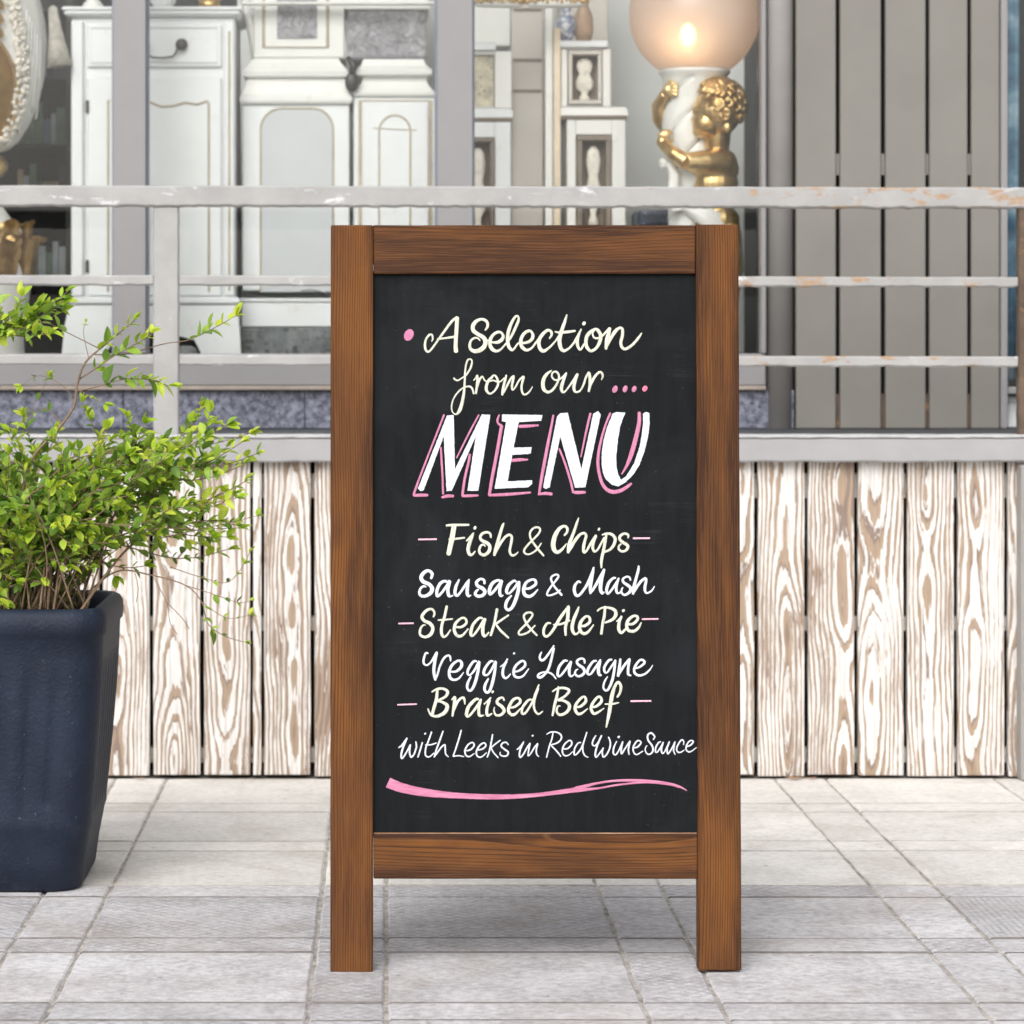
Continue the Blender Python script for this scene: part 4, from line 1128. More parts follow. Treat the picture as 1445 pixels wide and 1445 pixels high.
wav = [Vector((cx(a), Y1 - 0.009, cz(b))) for a, b in ((153, 412), (153, 142), (170, 142), (190, 148), (210, 144), (228, 151), (244, 150), (262, 145), (278, 148), (293, 143), (295, 146), (295, 412))]
ribbon('door_panel_line', wav, 0.006, 0.003, M_ANT, cab)
for q0, q1 in ((142, 160), (367, 385)): box('hinge', cx(121.5), cx(126), Y1 - 0.014, Y1 - 0.004, cz(q1), cz(q0), M_IRON, cab, 0.001)
box('pilaster', cx(317), cx(331), Y1 - 0.012, Y1 + 0.0035, cz(418), cz(30), M_FW, cab, 0.004)
box('pilaster', cx(101), cx(118), Y1 - 0.012, Y1 + 0.0035, cz(418), cz(30), M_FW, cab, 0.004)
ribbon('pilaster_line', [Vector((cx(324), Y1 - .0125, cz(410))), Vector((cx(324), Y1 - .0125, cz(45)))], 0.006, 0.002, M_ANT, cab)
moulding('base_moulding', cx(99), cx(333), Y1 - 0.012, Y1 + 0.345, [(0.002, cz(430)), (0.010, cz(427)), (0.010, cz(422)), (0.0, cz(419))], M_FW, cab)
# bracket feet with a curved apron
bm = bmesh.new(); ap = [(90, 585), (88, 500), (92, 460), (98, 431), (334, 431), (338, 460), (340, 500), (338, 585), (300, 585), (290, 510), (275, 480), (230, 468), (190, 470), (160, 482), (142, 510), (132, 585)]
P2 = [(cx(a) - cab.location.x, cz(b) - ZD) for a, b in ap]; P2 = [(a, max(0.003, b)) for a, b in P2]
tr = tessellate_polygon([[Vector((a, b, 0)) for a, b in P2]])
f_ = [bm.verts.new((a, -0.016, b)) for a, b in P2]; g_ = [bm.verts.new((a, 0.02, b)) for a, b in P2]
for t in tr: bm.faces.new([f_[i] for i in t]); bm.faces.new([g_[i] for i in reversed(t)])
for i in range(len(P2)): j = (i + 1) % len(P2); bm.faces.new((f_[i], f_[j], g_[j], g_[i]))
bmesh.ops.recalc_face_normals(bm, faces=bm.faces)
link('apron', mesh_of(bm, 'apron'), M_FW, cab)
bm = bmesh.new()
zc_ = cz(66)
ellipsoid(bm, (cx(257), Y1 - 0.022, cz(64)), (0.016, 0.012, 0.016)); ellipsoid(bm, (cx(207), Y1 - 0.018, cz(66)), (0.010, 0.010, 0.012))
tube(bm, [Vector((cx(a), Y1 - 0.022, cz(b))) for a, b in ((208, 70), (209, 78), (216, 82), (230, 83), (244, 81), (249, 76), (252, 67))], 0.0028, 8)
o = link('drawer_handle', mesh_of(bm, 'drawer_handle', True), M_IRON, cab); o.location = -parent_loc(cab)

# --- tall white clock cases
Y2 = 8.02
def X2(p): return X_(p, Y2)
def Z2(p): return Z_(p, Y2)
case = empty('clock_case', (X2(417), Y2, ZD), 'wide white pedestal case with an arched front panel behind the left rail', 'clock case')
box('body', X2(342), X2(493), Y2, Y2 + 0.3, Z2(410), Z2(147), M_FW, case, 0.003)
pts = arc_pts(X2(368), X2(470), Z2(412), Z2(153), 0.055, Y2 - 0.0005)
bm = bmesh.new(); bm.faces.new([bm.verts.new(p_ - case.location - Vector((0, 0.001, 0))) for p_ in reversed(pts)])
link('arched_panel', mesh_of(bm, 'arched_panel'), M_PANEL, case)
ribbon('panel_line', [p_ + Vector((0, -0.001, 0)) for p_ in pts], 0.0055, 0.003, M_ANT, case)
moulding('lower_moulding', X2(346), X2(489), Y2, Y2 + 0.3, [(0.010, Z2(147) + .0005), (0.014, Z2(143)), (0.014, Z2(138)), (0.006, Z2(132)), (0.0, Z2(122)), (-0.004, Z2(111))], M_FW2, case)
moulding('upper_moulding', X2(350), X2(484), Y2, Y2 + 0.3, [(-0.006, Z2(111) + .0005), (0.012, Z2(108)), (0.014, Z2(101)), (0.006, Z2(96)), (-0.006, Z2(88)), (-0.012, Z2(82))], M_FW2, case)
box('upper_case', X2(357), X2(486), Y2 + 0.01, Y2 + 0.29, Z2(81.5), Z2(-160), M_FW2, case, 0.004)
for a, b in ((350, 366), (480, 487)):
    bm = bmesh.new(); tube(bm, [Vector((X2((a + b) / 2) + dx, Y2 + 0.03, Z2(q))) for q, dx in ((82, 0.006), (60, 0.0), (30, -0.012), (0, -0.022), (-40, -0.028), (-120, -0.03))], 0.012, 8)
    o = link('side_scroll', mesh_of(bm, 'side_scroll', True), M_FW2, case); o.location = -parent_loc(case)
ribbon('window_moulding', [Vector((X2(a), Y2 + 0.0095, Z2(b))) for a, b in ((372, -150), (372, 66), (462, 66), (462, -150))], 0.009, 0.005, M_ANT, case)
box('window_pane', X2(391), X2(447), Y2 + 0.004, Y2 + 0.0095, Z2(53), Z2(-120), M_RELIEF, case, 0.0)
box('base_moulding', X2(339), X2(496), Y2 - 0.012, Y2 + 0.31, Z2(426), Z2(421), M_FW, case, 0.002)
box('base', X2(341), X2(494), Y2 - 0.006, Y2 + 0.31, Z2(461), Z2(426) - .0005, M_FW, case, 0.002)
bm = bmesh.new(); tube(bm, [Vector((X2(a), Y2 - 0.01, Z2(b))) for a, b in ((425, 411), (440, 409), (452, 412), (458, 416))], 0.0014, 6)
o = link('handle', mesh_of(bm, 'handle', True), M_IRON, case); o.location = -parent_loc(case)
stone = box('stone_block', X2(338), X2(497), Y2 - 0.03, Y2 + 0.33, ZD + 0.0025, Z2(462), M_STONE, None, 0.006, 2)
tag(stone, 'rough dark grey stone block under the wide white pedestal case', 'stone block')

case2 = empty('clock_case', (X2(556), Y2, ZD), 'narrow white pedestal case with a small round arched panel, just left of the middle mullion', 'clock case')
box('body', X2(499), X2(614), Y2 + 0.004, Y2 + 0.3, ZD + 0.003, Z2(136), M_FW, case2, 0.003)
ribbon('frame_line', [Vector((X2(a), Y2 + 0.0035, Z2(b))) for a, b in ((508, 440), (508, 142), (608, 142), (608, 440))], 0.010, 0.003, M_ANT, case2)
box('front_board', X2(513), X2(604), Y2 - 0.004, Y2 + 0.003, Z2(440), Z2(146), M_FW, case2, 0.002)
pts = arc_pts(X2(535), X2(579), Z2(440), Z2(163), X2(557) - X2(535), Y2 - 0.0045, 12)
ribbon('panel_line', pts, 0.005, 0.003, M_ANT, case2)
ribbon('panel_bar', [Vector((X2(526), Y2 - .0045, Z2(181))), Vector((X2(588), Y2 - .0045, Z2(184)))], 0.003, 0.002, M_ANT, case2)
moulding('lower_moulding', X2(502), X2(611), Y2, Y2 + 0.3, [(0.004, Z2(136) + .0005), (0.007, Z2(132)), (-0.006, Z2(124)), (-0.016, Z2(115)), (-0.018, Z2(108))], M_FW2, case2)
moulding('upper_moulding', X2(505), X2(606), Y2, Y2 + 0.3, [(-0.006, Z2(108) + .0005), (0.006, Z2(105)), (0.007, Z2(99)), (-0.008, Z2(92)), (-0.014, Z2(83))], M_FW2, case2)
box('relief_block', X2(490), X2(602), Y2 + 0.02, Y2 + 0.28, Z2(82.5), Z2(13), M_RELIEF, case2, 0.006)
box('relief_cap', X2(486), X2(606), Y2 + 0.012, Y2 + 0.29, Z2(12.5), Z2(-4), M_FW2, case2, 0.003)
box('upper_case', X2(496), X2(598), Y2 + 0.03, Y2 + 0.27, Z2(-4.5), Z2(-180), M_FW2, case2, 0.003)
bm = bmesh.new(); ellipsoid(bm, (0, 0, 0), (0.018, 0.01, 0.026)); tube(bm, [(0.0, 0, 0.02), (0.006, 0, 0.045), (-0.012, 0, 0.066)], [0.008, 0.012, 0.006], 8)
o = link('metal_ornament', mesh_of(bm, 'metal_ornament', True), M_IRON); o.location = (X2(496.5), Y2 - 0.02, Z2(117))
tag(o, 'small dark metal ornament tucked between the mouldings of the two white pedestal cases', 'ornament')
# ledge with bric-a-brac running over the cases
shelf = box('shelf', X2(342), X2(612), Y2 - 0.05, Y2 - 0.013, Z2(9), Z2(5), M_FW2, None, 0.002)
tag(shelf, 'narrow cream shelf across the top of the two pedestal cases', 'shelf')

# --- cases with niches in the right pane
Y3 = 8.10
def X3(p): return X_(p, Y3)
def Z3(p): return Z_(p, Y3)
def niche(parent, x0, x1, y0, y1, fr, mat_out, mat_in, fig):
    """sunk niche: frame ring, dark reveal, figurine bust"""
    a, b, c, d = X3(x0), X3(x1), Z3(y1), Z3(y0)
    f = fr
    for nm, q in (('niche_frame', (a, b, d - f, d)), ('niche_frame', (a, b, c, c + f)), ('niche_frame', (a, a + f, c + f + .0005, d - f - .0005)), ('niche_frame', (b - f, b, c + f + .0005, d - f - .0005))):
        box(nm, q[0], q[1], Y3 - 0.008, Y3 + 0.05, q[2], q[3], mat_out, parent, 0.0015)
    box('niche_back', a + f + .0005, b - f - .0005, Y3 + 0.046, Y3 + 0.05, c + f + .0005, d - f - .0005, mat_in, parent, 0)
    if fig:
        bm = bmesh.new(); mx = (a + b) / 2; hh = d - c - 2 * f; z0 = c + f
        prof = [(0.2, 0.01), (0.2, 0.08), (0.12, 0.14), (0.14, 0.2), (0.32, 0.28), (0.34, 0.42), (0.26, 0.52), (0.2, 0.60), (0.27, 0.68), (0.31, 0.78), (0.25, 0.88), (0.10, 0.94)]
        lathe(bm, [(r * (b - a - 2 * f), z0 + z * hh) for r, z in prof], mx, Y3 + 0.022, 20, 1.0, 0.35)
        o = link('figurine', mesh_of(bm, 'figurine', True), M_PLASTER, parent); o.location = -parent_loc(parent)
sh = [(727, 'left')]
nc = empty('niche_cabinet', (X3(835), Y3, ZD), 'white niche cabinet with pale busts in two recesses, left of the cherub lamp', 'cabinet')
# lower body with an opening (built from stiles and rails)
def open_case(parent, x0, x1, y0, y1, nx0, nx1, ny0, ny1, mat):
    a, b, c, d = X3(x0), X3(x1), max(ZD + 0.003, Z3(y1)), Z3(y0); na, nb, n0, n1 = X3(nx0), X3(nx1), Z3(ny1), Z3(ny0)
    yb = Y3 + 0.05
    box('case_stile', a, na - .0004, Y3, yb, c, d, mat, parent, 0.002); box('case_stile', nb + .0004, b, Y3, yb, c, d, mat, parent, 0.002)
    box('case_rail', na, nb, Y3 + .001, yb, n1 + .0004, d - .0004, mat, parent, 0.001); box('case_rail', na, nb, Y3 + .001, yb, c + .0004, n0 - .0004, mat, parent, 0.001)
    box('case_body', a + .001, b - .001, yb + .0005, yb + 0.22, c, d - .001, mat, parent, 0.001)
open_case(nc, 800, 883, 169, 700, 813, 863, 190, 330, M_FW2)
niche(nc, 814, 862, 191, 328, 0.014, M_TAUPE, M_TAUPE, True)
moulding('cornice', X3(792), X3(884), Y3, Y3 + 0.27, [(0.001, Z3(168.5)), (0.004, Z3(165)), (0.002, Z3(163))], M_TAUPE, nc)
moulding('cornice_top', X3(788), X3(885), Y3, Y3 + 0.27, [(0.004, Z3(162.8)), (0.002, Z3(157)), (-0.004, Z3(151))], M_FW2, nc)
open_case(nc, 792, 862, 68, 150.5, 801, 850, 71, 148, M_FW2)
niche(nc, 802, 849, 72, 147, 0.010, M_BEIGE, M_TAUPE, True)
box('ledge', X3(790), X3(858), Y3 - 0.014, Y3 + 0.27, Z3(67.5), Z3(58), M_FW, nc, 0.003)
box('upper_back', X3(795), X3(866), Y3 + 0.2, Y3 + 0.27, Z3(57.5), Z3(-150), M_BEIGE, nc, 0.002)
# things on the ledge
bm = bmesh.new(); lathe(bm, [(0.018, 0), (0.026, 0.03), (0.024, 0.07), (0.012, 0.10), (0.016, 0.13), (0.008, 0.16)], n=20)
o = link('figurine', mesh_of(bm, 'figurine', True), mat_paint('tan_clay', lin(186, 158, 132), 0.6, 0.15)); o.location = (X3(825), Y3 + 0.04, Z3(58) + 0.0005)
tag(o, 'tan clay figurine on the ledge over the upper niche', 'figurine')
bm = bmesh.new(); lathe(bm, [(0.012, 0), (0.022, 0.02), (0.026, 0.05), (0.014, 0.075), (0.012, 0.09), (0.018, 0.1)], n=20)
o = link('vase', mesh_of(bm, 'vase', True), mat_paint('blue_white_glaze', lin(140, 150, 176), 0.35, 0.3, lin(220, 222, 226), 0.5, scale=30)); o.location = (X3(800), Y3 + 0.02, Z3(58) + 0.0005)
tag(o, 'small blue and white vase on the left end of the ledge', 'vase')

nl = empty('niche_cabinet', (X3(690), Y3, ZD), 'white niche cabinet with a carved cream panel half hidden behind the middle mullion', 'cabinet')
open_case(nl, 640, 721, 172, 700, 652, 698, 194, 340, M_FW)
niche(nl, 653, 697, 195, 338, 0.010, M_TAUPE, M_TAUPE, True)
moulding('cornice', X3(636), X3(722), Y3, Y3 + 0.27, [(0.0, Z3(171.5)), (0.003, Z3(168)), (0.002, Z3(166))], M_TAUPE, nl)
moulding('cornice_top', X3(636), X3(722), Y3, Y3 + 0.27, [(0.003, Z3(165.8)), (0.003, Z3(157)), (-0.003, Z3(153))], M_FW, nl)
open_case(nl, 640, 722, 72, 152.5, 650, 698, 77, 150, M_FW2)
box('carved_panel', X3(651), X3(697), Y3 + 0.012, Y3 + 0.049, Z3(149.5), Z3(77.5), mat_paint('carved_cream', lin(196, 188, 166), 0.7, 0.22, lin(120, 108, 84), 0.3, scale=34), nl, 0)
box('ledge', X3(640), X3(700), Y3 - 0.012, Y3 + 0.26, Z3(71.5), Z3(60), M_FW, nl, 0.003)
box('upper_back', X3(640), X3(722), Y3 + 0.1, Y3 + 0.26, Z3(59.5), Z3(-150), M_FW2, nl, 0.002)
# beige screen between them and the cream post
scr = empty('folding_screen', (X3(754), Y3 + 0.1, ZD), 'beige panelled screen between the two niche cabinets', 'screen')
prev = 700
for q in (360, 262, 124, 80, 8, -160):
    box('screen_panel', X3(724), X3(769), Y3 + 0.1, Y3 + 0.12, max(ZD + .003, Z3(prev) + 0.0015), Z3(q), M_BEIGE, scr, 0.001); prev = q
    box('joint', X3(727), X3(766), Y3 + 0.094, Y3 + 0.099, Z3(q) - 0.002, Z3(q) + 0.0035, M_TAUPE, scr, 0)
cp = box('wooden_post', X3(781), X3(791), Y3 - 0.01, Y3 + 0.03, ZD + 0.003, Z3(40), M_CREAMWOOD, None, 0.002)
tag(cp, 'slim cream wooden post against the left side of the niche cabinet with two busts', 'post')
cp = box('curtain_board', X3(769.5), X3(780), Y3 + 0.0, Y3 + 0.03, ZD + 0.003, Z3(-150), M_FW2, None, 0.002)
tag(cp, 'tall white board beside the slim cream post', 'board')
# ornate trays hanging at the very top of the picture
for (a, b, lab) in ((668, 740, 'ornate white and gold tray at the top of the pane beside the middle mullion'), (741, 830, 'ornate gold edged dish at the top of the pane above the niche cabinet')):
    t = empty('ornate_tray', (X_((a + b) / 2, 7.98), 7.98, Z_(8, 7.98)), lab, 'tray')
    bm = bmesh.new(); w = (X_(b, 7.98) - X_(a, 7.98)) / 2
    lathe(bm, [(w * .85, -0.004), (w, 0.006), (w * .96, 0.012), (w * .5, 0.004)], n=36, sy=0.3)
    link('dish', mesh_of(bm, 'dish', True), M_FW2, t)
    bm = bmesh.new()
    for k in range(40):
        a_ = 2 * math.pi * k / 40; ellipsoid(bm, (w * .96 * math.cos(a_), w * .29 * math.sin(a_), 0.012 + 0.003 * math.sin(k * 2.2)), (0.0075, 0.005, 0.007), (0, 0, a_), 8, 5)
    link('gilt_beading', mesh_of(bm, 'gilt_beading', True), M_GOLD, t)
    for sx in (-1, 1):
        bm = bmesh.new(); tube(bm, [(sx * w * .8, 0, 0.012), (sx * w * .4, 0, 0.5), (0, 0, ZTOP - t.location.z)], 0.0012, 6)
        link('hanger', mesh_of(bm, 'hanger'), M_IRON, t)

# --- bric-a-brac on the cabinet
def small(name, px, Y, z, prof, mat, label, cat, sy=1.0, n=20):
    bm = bmesh.new(); lathe(bm, prof, n=n, sy=sy)
    o = link(name, mesh_of(bm, name, True), mat); o.location = (X_(px, Y), Y, z); return tag(o, label, cat)
zt = cz(10.5) + 0.0005
small('figurine', 131, Y1 + 0.05, zt, [(0.030, 0), (0.026, 0.012), (0.012, 0.03), (0.022, 0.06), (0.016, 0.10), (0.005, 0.13)], M_FW2, 'white figurine foot on the left end of the cabinet top', 'figurine')
small('swan_dish', 230, Y1 + 0.05, zt, [(0.022, 0), (0.026, 0.008), (0.034, 0.02), (0.03, 0.045), (0.008, 0.06)], M_FW, 'small white dish on the cabinet top right of the mullion', 'dish')
small('gilt_stand', 295, Y1 + 0.06, zt, [(0.042, 0), (0.042, 0.006), (0.030, 0.010), (0.026, 0.02), (0.034, 0.03), (0.02, 0.06)], M_GOLD, 'gilt stand on the right end of the cabinet top', 'stand', 0.6)
bm = bmesh.new()
lathe(bm, [(0.004, 0.155), (0.010, 0.15), (0.016, 0.09), (0.026, 0.03), (0.030, 0.0), (0.022, 0.002)], n=22)
for k in range(22):
    a_ = 2 * math.pi * k / 22; tube(bm, [(0.009 * math.cos(a_), 0.009 * math.sin(a_), 0.15), (0.017 * math.cos(a_), 0.017 * math.sin(a_), 0.08), (0.031 * math.cos(a_), 0.031 * math.sin(a_), -0.004)], 0.0022, 5)
o = link('tassel', mesh_of(bm, 'tassel', True), mat_paint('pale_tassel_cloth', lin(186, 182, 172), 0.8, 0.15, scale=60)); o.location = (X_(84, 7.9), 7.9, Z_(92, 7.9)); o.rotation_euler = (0, -0.12, 0)
tag(o, 'pale fringed tassel hanging from the left corner of the cabinet top', 'tassel')

# --- dark shelf with clutter at the far left
bk = empty('bookcase', (X_(60, 8.35), 8.35, ZD), 'dark bookcase full of dim books and bottles at the left behind the urn', 'bookcase')
xa, xb = X_(-260, 8.35), X_(96, 8.35)
M_DSH = mat_paint('dark_shelf_wood', lin(40, 42, 44), 0.6, 0.2)
for q in (500, 395, 290, 205, 110, 15, -80, -170):
    box('shelf_board', xa, xb, 8.30, 8.6, Z_(q, 8.35) - 0.008, Z_(q, 8.35), M_DSH, bk, 0.001)
box('side_panel', xb + 0.0005, xb + 0.018, 8.29, 8.6, ZD + .003, Z_(-170, 8.35), M_DSH, bk, 0.001)
box('back_panel', xa, xb, 8.6005, 8.61, ZD + .003, Z_(-170, 8.35), M_DSH, bk, 0)
br = random.Random(11)
covers = (('dull green', lin(84, 110, 90)), ('dull blue', lin(84, 100, 124)), ('tan', lin(150, 130, 104)), ('pale grey', lin(150, 156, 158)), ('black', lin(46, 48, 52)))
dims = [(nme, mat_paint('dim_cover_' + nme.replace(' ', '_'), c, 0.6, 0.2)) for nme, c in covers]
ords = ['rightmost', 'second from the right', 'third from the right', 'fourth from the right', 'fifth from the right', 'sixth from the right', 'seventh from the right']
for q, sh_ in ((395, 'above the middle rail'), (290, 'behind the top rail'), (205, 'at the urn waist'), (110, 'behind the urn bowl')):
    x = xb - 0.004; k = 0
    while x > X_(28, 8.35) and k < 7:
        w = br.uniform(0.014, 0.026); h = br.uniform(0.06, 0.115); nme, m_ = br.choice(dims)
        b_ = box('book', x - w, x, 8.33, 8.33 + br.uniform(0.08, 0.13), Z_(q, 8.35) + 0.0006, Z_(q, 8.35) + h, m_, None, 0.0012)
        tag(b_, '%s book %s on the bookcase shelf %s' % (nme, ords[k], sh_), 'book', 'books in the dark bookcase')
        x -= w + 0.001 + (br.random() < 0.2) * 0.015; k += 1

# --- the big urn at the left edge
UY = 7.90
ux = X_(-28, UY)
urn = empty('urn', (ux, UY, ZD), 'large white urn with a gold medallion and gilt leaf collar at the left edge', 'urn')
def ur(edge): return X_(edge, UY) - ux
def uz(py): return Z_(py, UY) - ZD
bm = bmesh.new()
prof = [(ur(40), 0.003), (ur(42), uz(560)), (ur(36), uz(520)), (ur(34), uz(480)), (ur(38), uz(440)), (ur(44), uz(400)), (ur(46), uz(380)), (ur(40), uz(350)), (ur(38), uz(335)), (ur(28), uz(320)), (ur(14), uz(306)), (ur(4), uz(292)), (ur(-6), uz(270)), (ur(-8), uz(255))]
lathe(bm, prof, n=48); link('foot', mesh_of(bm, 'foot', True), M_FW2, urn)
bm = bmesh.new(); lathe(bm, [(ur(-8), uz(254.5)), (ur(4), uz(250)), (ur(11), uz(240)), (ur(12), uz(232)), (ur(6), uz(222)), (ur(-6), uz(217))], n=40)
link('gilt_knob', mesh_of(bm, 'gilt_knob', True), M_GOLD, urn)
bm = bmesh.new(); n_ = 64; rings = []
for e, py in ((-4, 216.5), (12, 211), (26, 200), (42, 175), (54, 146), (61, 115), (65, 85), (66, 60), (63, 30), (57, 5), (46, -25), (30, -60), (10, -90), (0, -110)):
    r = ur(e); rings.append([(r * (1 + 0.012 * math.sin(k * 2 * math.pi / n_ * 16 + py * 0.02)) * math.cos(2 * math.pi * k / n_), r * (1 + 0.012 * math.sin(k * 2 * math.pi / n_ * 16 + py * 0.02)) * math.sin(2 * math.pi * k / n_), uz(py)) for k in range(n_)])
ring_loft(bm, rings); link('bowl', mesh_of(bm, 'bowl', True), M_FW2, urn)
# medallion and its borders follow the curve of the bowl
EDG = [(-4, 216.5), (12, 211), (26, 200), (42, 175), (54, 146), (61, 115), (65, 85), (66, 60), (63, 30), (57, 5), (46, -25), (30, -60), (10, -90), (0, -110)]
def surf(px_, py_, out=0.0):
    r = 10
    for (e0, y0), (e1, y1) in zip(EDG, EDG[1:]):
        if y1 <= py_ <= y0: r = e0 + (e1 - e0) * (y0 - py_) / (y0 - y1) + 28
    dx = px_ + 28; dd = math.sqrt(max(4.0, r * r - dx * dx)); sc_ = UY / F; k = 1 + out / max(r, 1)
    return Vector((dx * sc_ * k, -dd * sc_ * k, uz(py_)))
bm = bmesh.new(); rings = []
for q in (1.0, .93, .8, .5, .25, .02):
    rings.append([surf(-14 + 41 * q * math.cos(a_), 133 + 72 * q * math.sin(a_), 1.5 + 7 * (1 - q * q) ** .5) for a_ in [2 * math.pi * k / 40 for k in range(40)]])
ring_loft(bm, rings, True, False, True); bmesh.ops.recalc_face_normals(bm, faces=bm.faces); link('medallion', mesh_of(bm, 'medallion', True), M_MEDAL, urn)
bm = bmesh.new(); tube(bm, [surf(-14 + 43 * math.cos(a_), 133 + 75 * math.sin(a_), 4) for a_ in [-1.9 + 3.8 * k / 50 for k in range(51)]], 0.0055, 8)
for k in range(7): c_ = surf(4 - 8 * (k % 2), 54 - 10 * k, 6); ellipsoid(bm, c_, (.024, .018, .015), (0, .6 * (-1) ** k, 0), 12, 8)
link('gilt_border', mesh_of(bm, 'gilt_border', True), M_GOLD, urn)
bm = bmesh.new(); brr = random.Random(4)
for k in range(60):
    t = k / 59; px_ = [14, 22, 28, 33, 36, 36, 33, 27, 18, 8, -4]; py_ = [-20, 0, 25, 50, 80, 110, 140, 165, 188, 200, 207]
    i = min(9, int(t * 10)); f = t * 10 - i; a0 = px_[i] + (px_[i + 1] - px_[i]) * f; b0 = py_[i] + (py_[i + 1] - py_[i]) * f
    for q in range(4):
        c_ = surf(a0 + brr.uniform(-6, 8), b0 + brr.uniform(-5, 5), 2 + brr.uniform(0, 3)); ellipsoid(bm, c_, (brr.uniform(.005, .009), .008, brr.uniform(.005, .009)), (0, brr.uniform(-1, 1), 0), 7, 5)
link('ruffle_border', mesh_of(bm, 'ruffle_border', True), M_PLASTER, urn)
bm = bmesh.new()
for s_ in range(6):
    pts = [surf(44 + s_ * 3.2 - 10 * (t / 12) ** 2, 20 + s_ * 8 + t * 9, 0.5) for t in range(13)]
    tube(bm, pts, 0.0026, 6)
link('bowl_flutes', mesh_of(bm, 'bowl_flutes', True), M_FW2, urn)
# gilt leaf collar on the foot: acanthus blades that flare outwards and curl over
bm = bmesh.new(); sU = UY / F
def blade(a0, r0, z0, ln, flare, wd, cup):
    rows = []
    for i in range(9):
        t = i / 8; rr_ = r0 + flare * t ** 1.6; z = z0 + ln * math.sin(min(1.0, t * 1.12) * math.pi / 2) - 0.012 * max(0, t - .8) * 5 * (1 if flare > .008 else .3)
        w = wd * (0.55 + 0.9 * math.sin(math.pi * min(1, t * .9 + .08))) * (1 + 0.22 * math.sin(t * 22)) * (1 - t ** 5)
        rows.append([])
        for j in range(7):
            s_ = j / 3 - 1; aa = a0 + s_ * w / max(rr_, .03)
            rj = rr_ + cup * (1 - s_ * s_) + 0.0025 * math.cos(s_ * 9.4)
            rows[-1].append(bm.verts.new((rj * math.cos(aa), rj * math.sin(aa), z - 0.010 * s_ * s_ * (t > .2))))
    for i in range(8):
        for j in range(6): bm.faces.new((rows[i][j], rows[i][j + 1], rows[i + 1][j + 1], rows[i + 1][j]))
for k in range(11): blade(2 * math.pi * k / 11 + 0.25, ur(43), uz(394), 0.115, 0.034, 0.036, 0.010)
for k in range(9): blade(2 * math.pi * (k + .5) / 9 + 0.25, ur(38), uz(374), 0.120, 0.010, 0.030, 0.012)
bmesh.ops.solidify(bm, geom=bm.faces[:], thickness=0.002)
link('gilt_leaves', mesh_of(bm, 'gilt_leaves', True), M_GOLD, urn)

# --- round stone ornament and the dark stool seen low down
o = small('stone_ball', 263, 7.83, Z_(500, 7.83) - 0.02, [(0.004, 0.0), (0.022, 0.004), (0.03, 0.02), (0.026, 0.034), (0.012, 0.042)], M_STONE, 'dark rounded stone ornament low in the window right of the flat post', 'ornament')
bb = empty('pebble_plinth', (X_(263, 7.83), 7.83, ZD + .003), 'slim plinth carrying the dark rounded stone ornament', 'plinth')
box('shaft', X_(255, 7.83), X_(271, 7.83), 7.81, 7.85, ZD + .003, Z_(500, 7.83) - 0.0205, M_STONE, bb, 0.002)
st = empty('stool', (X_(925, 8.02), 8.02, ZD), 'dark blue upholstered stool beside the foot of the cherub lamp', 'stool')
M_SEAT = mat_paint('dark_blue_velvet', lin(58, 66, 84), 0.5, 0.4, lin(150, 160, 176), 0.25, scale=24)
box('seat', X_(897, 8.0), X_(962, 8.0), 7.94, 8.14, Z_(322, 8.0), Z_(297, 8.0), M_SEAT, st, 0.012, 3)
for sx in (900, 955):
    for sy in (7.95, 8.12): box('leg', X_(sx, 8.0), X_(sx + 7, 8.0), sy, sy + 0.014, ZD + .003, Z_(322, 8.0) - .0005, M_IRON, st, 0.001)
# ------------------------------------------------------------------ cherub lamp
LY = 7.90
lx = X_(982, LY)
lamp = empty('cherub_lamp', (lx, LY, ZD), 'lit globe lamp on a twisted white column hugged by a gilded cherub', 'lamp')
sL = LY / F
def Lp(px, py, d=0.0):   # lamp-local point; d is depth in photo px, negative towards the street
    return Vector((X_(px, LY) - lx, d * sL, Z_(py, LY) - ZD))
gr = 92 * sL
bm = bmesh.new(); n_ = 48; prof = []
for k in range(30):
    a = math.radians(-57 + (147 * k / 29))
    prof.append((gr * math.cos(a), gr * math.sin(a) * 1.0))
prof = [(r, z) for r, z in prof]; inner = [(max(r - 0.0025, 0.001), z * 0.985) for r, z in reversed(prof)]
rings = [[(r * math.cos(2 * math.pi * k / n_), r * math.sin(2 * math.pi * k / n_), z) for k in range(n_)] for r, z in prof]
ring_loft(bm, rings, True, False, False)
globe_o = link('globe', mesh_of(bm, 'globe', True), M_GLOBE, lamp); globe_o.location = Lp(980, 21)
bm = bmesh.new(); ellipsoid(bm, (0, 0, 0), (0.020, 0.020, 0.030), (0, 0, 0), 16, 10); link('bulb', mesh_of(bm, 'bulb', True), M_BULB, lamp).location = Lp(966, 54, -50)
bm = bmesh.new(); ellipsoid(bm, (0, 0, 0), (0.013, 0.013, 0.022), (0, 0, 0), 16, 10); 
link('unlit_bulb', mesh_of(bm, 'unlit_bulb', True), M_FW, lamp).location = Lp(1000, 52, 10)
bm = bmesh.new(); tube(bm, [Lp(980, 102), Lp(978, 88, -20), Lp(968, 74, -44)], 0.006, 8); tube(bm, [Lp(980, 100), Lp(984, 84), Lp(998, 66, 8)], 0.006, 8)
link('bulb_holder', mesh_of(bm, 'bulb_holder', True), M_FW2, lamp)
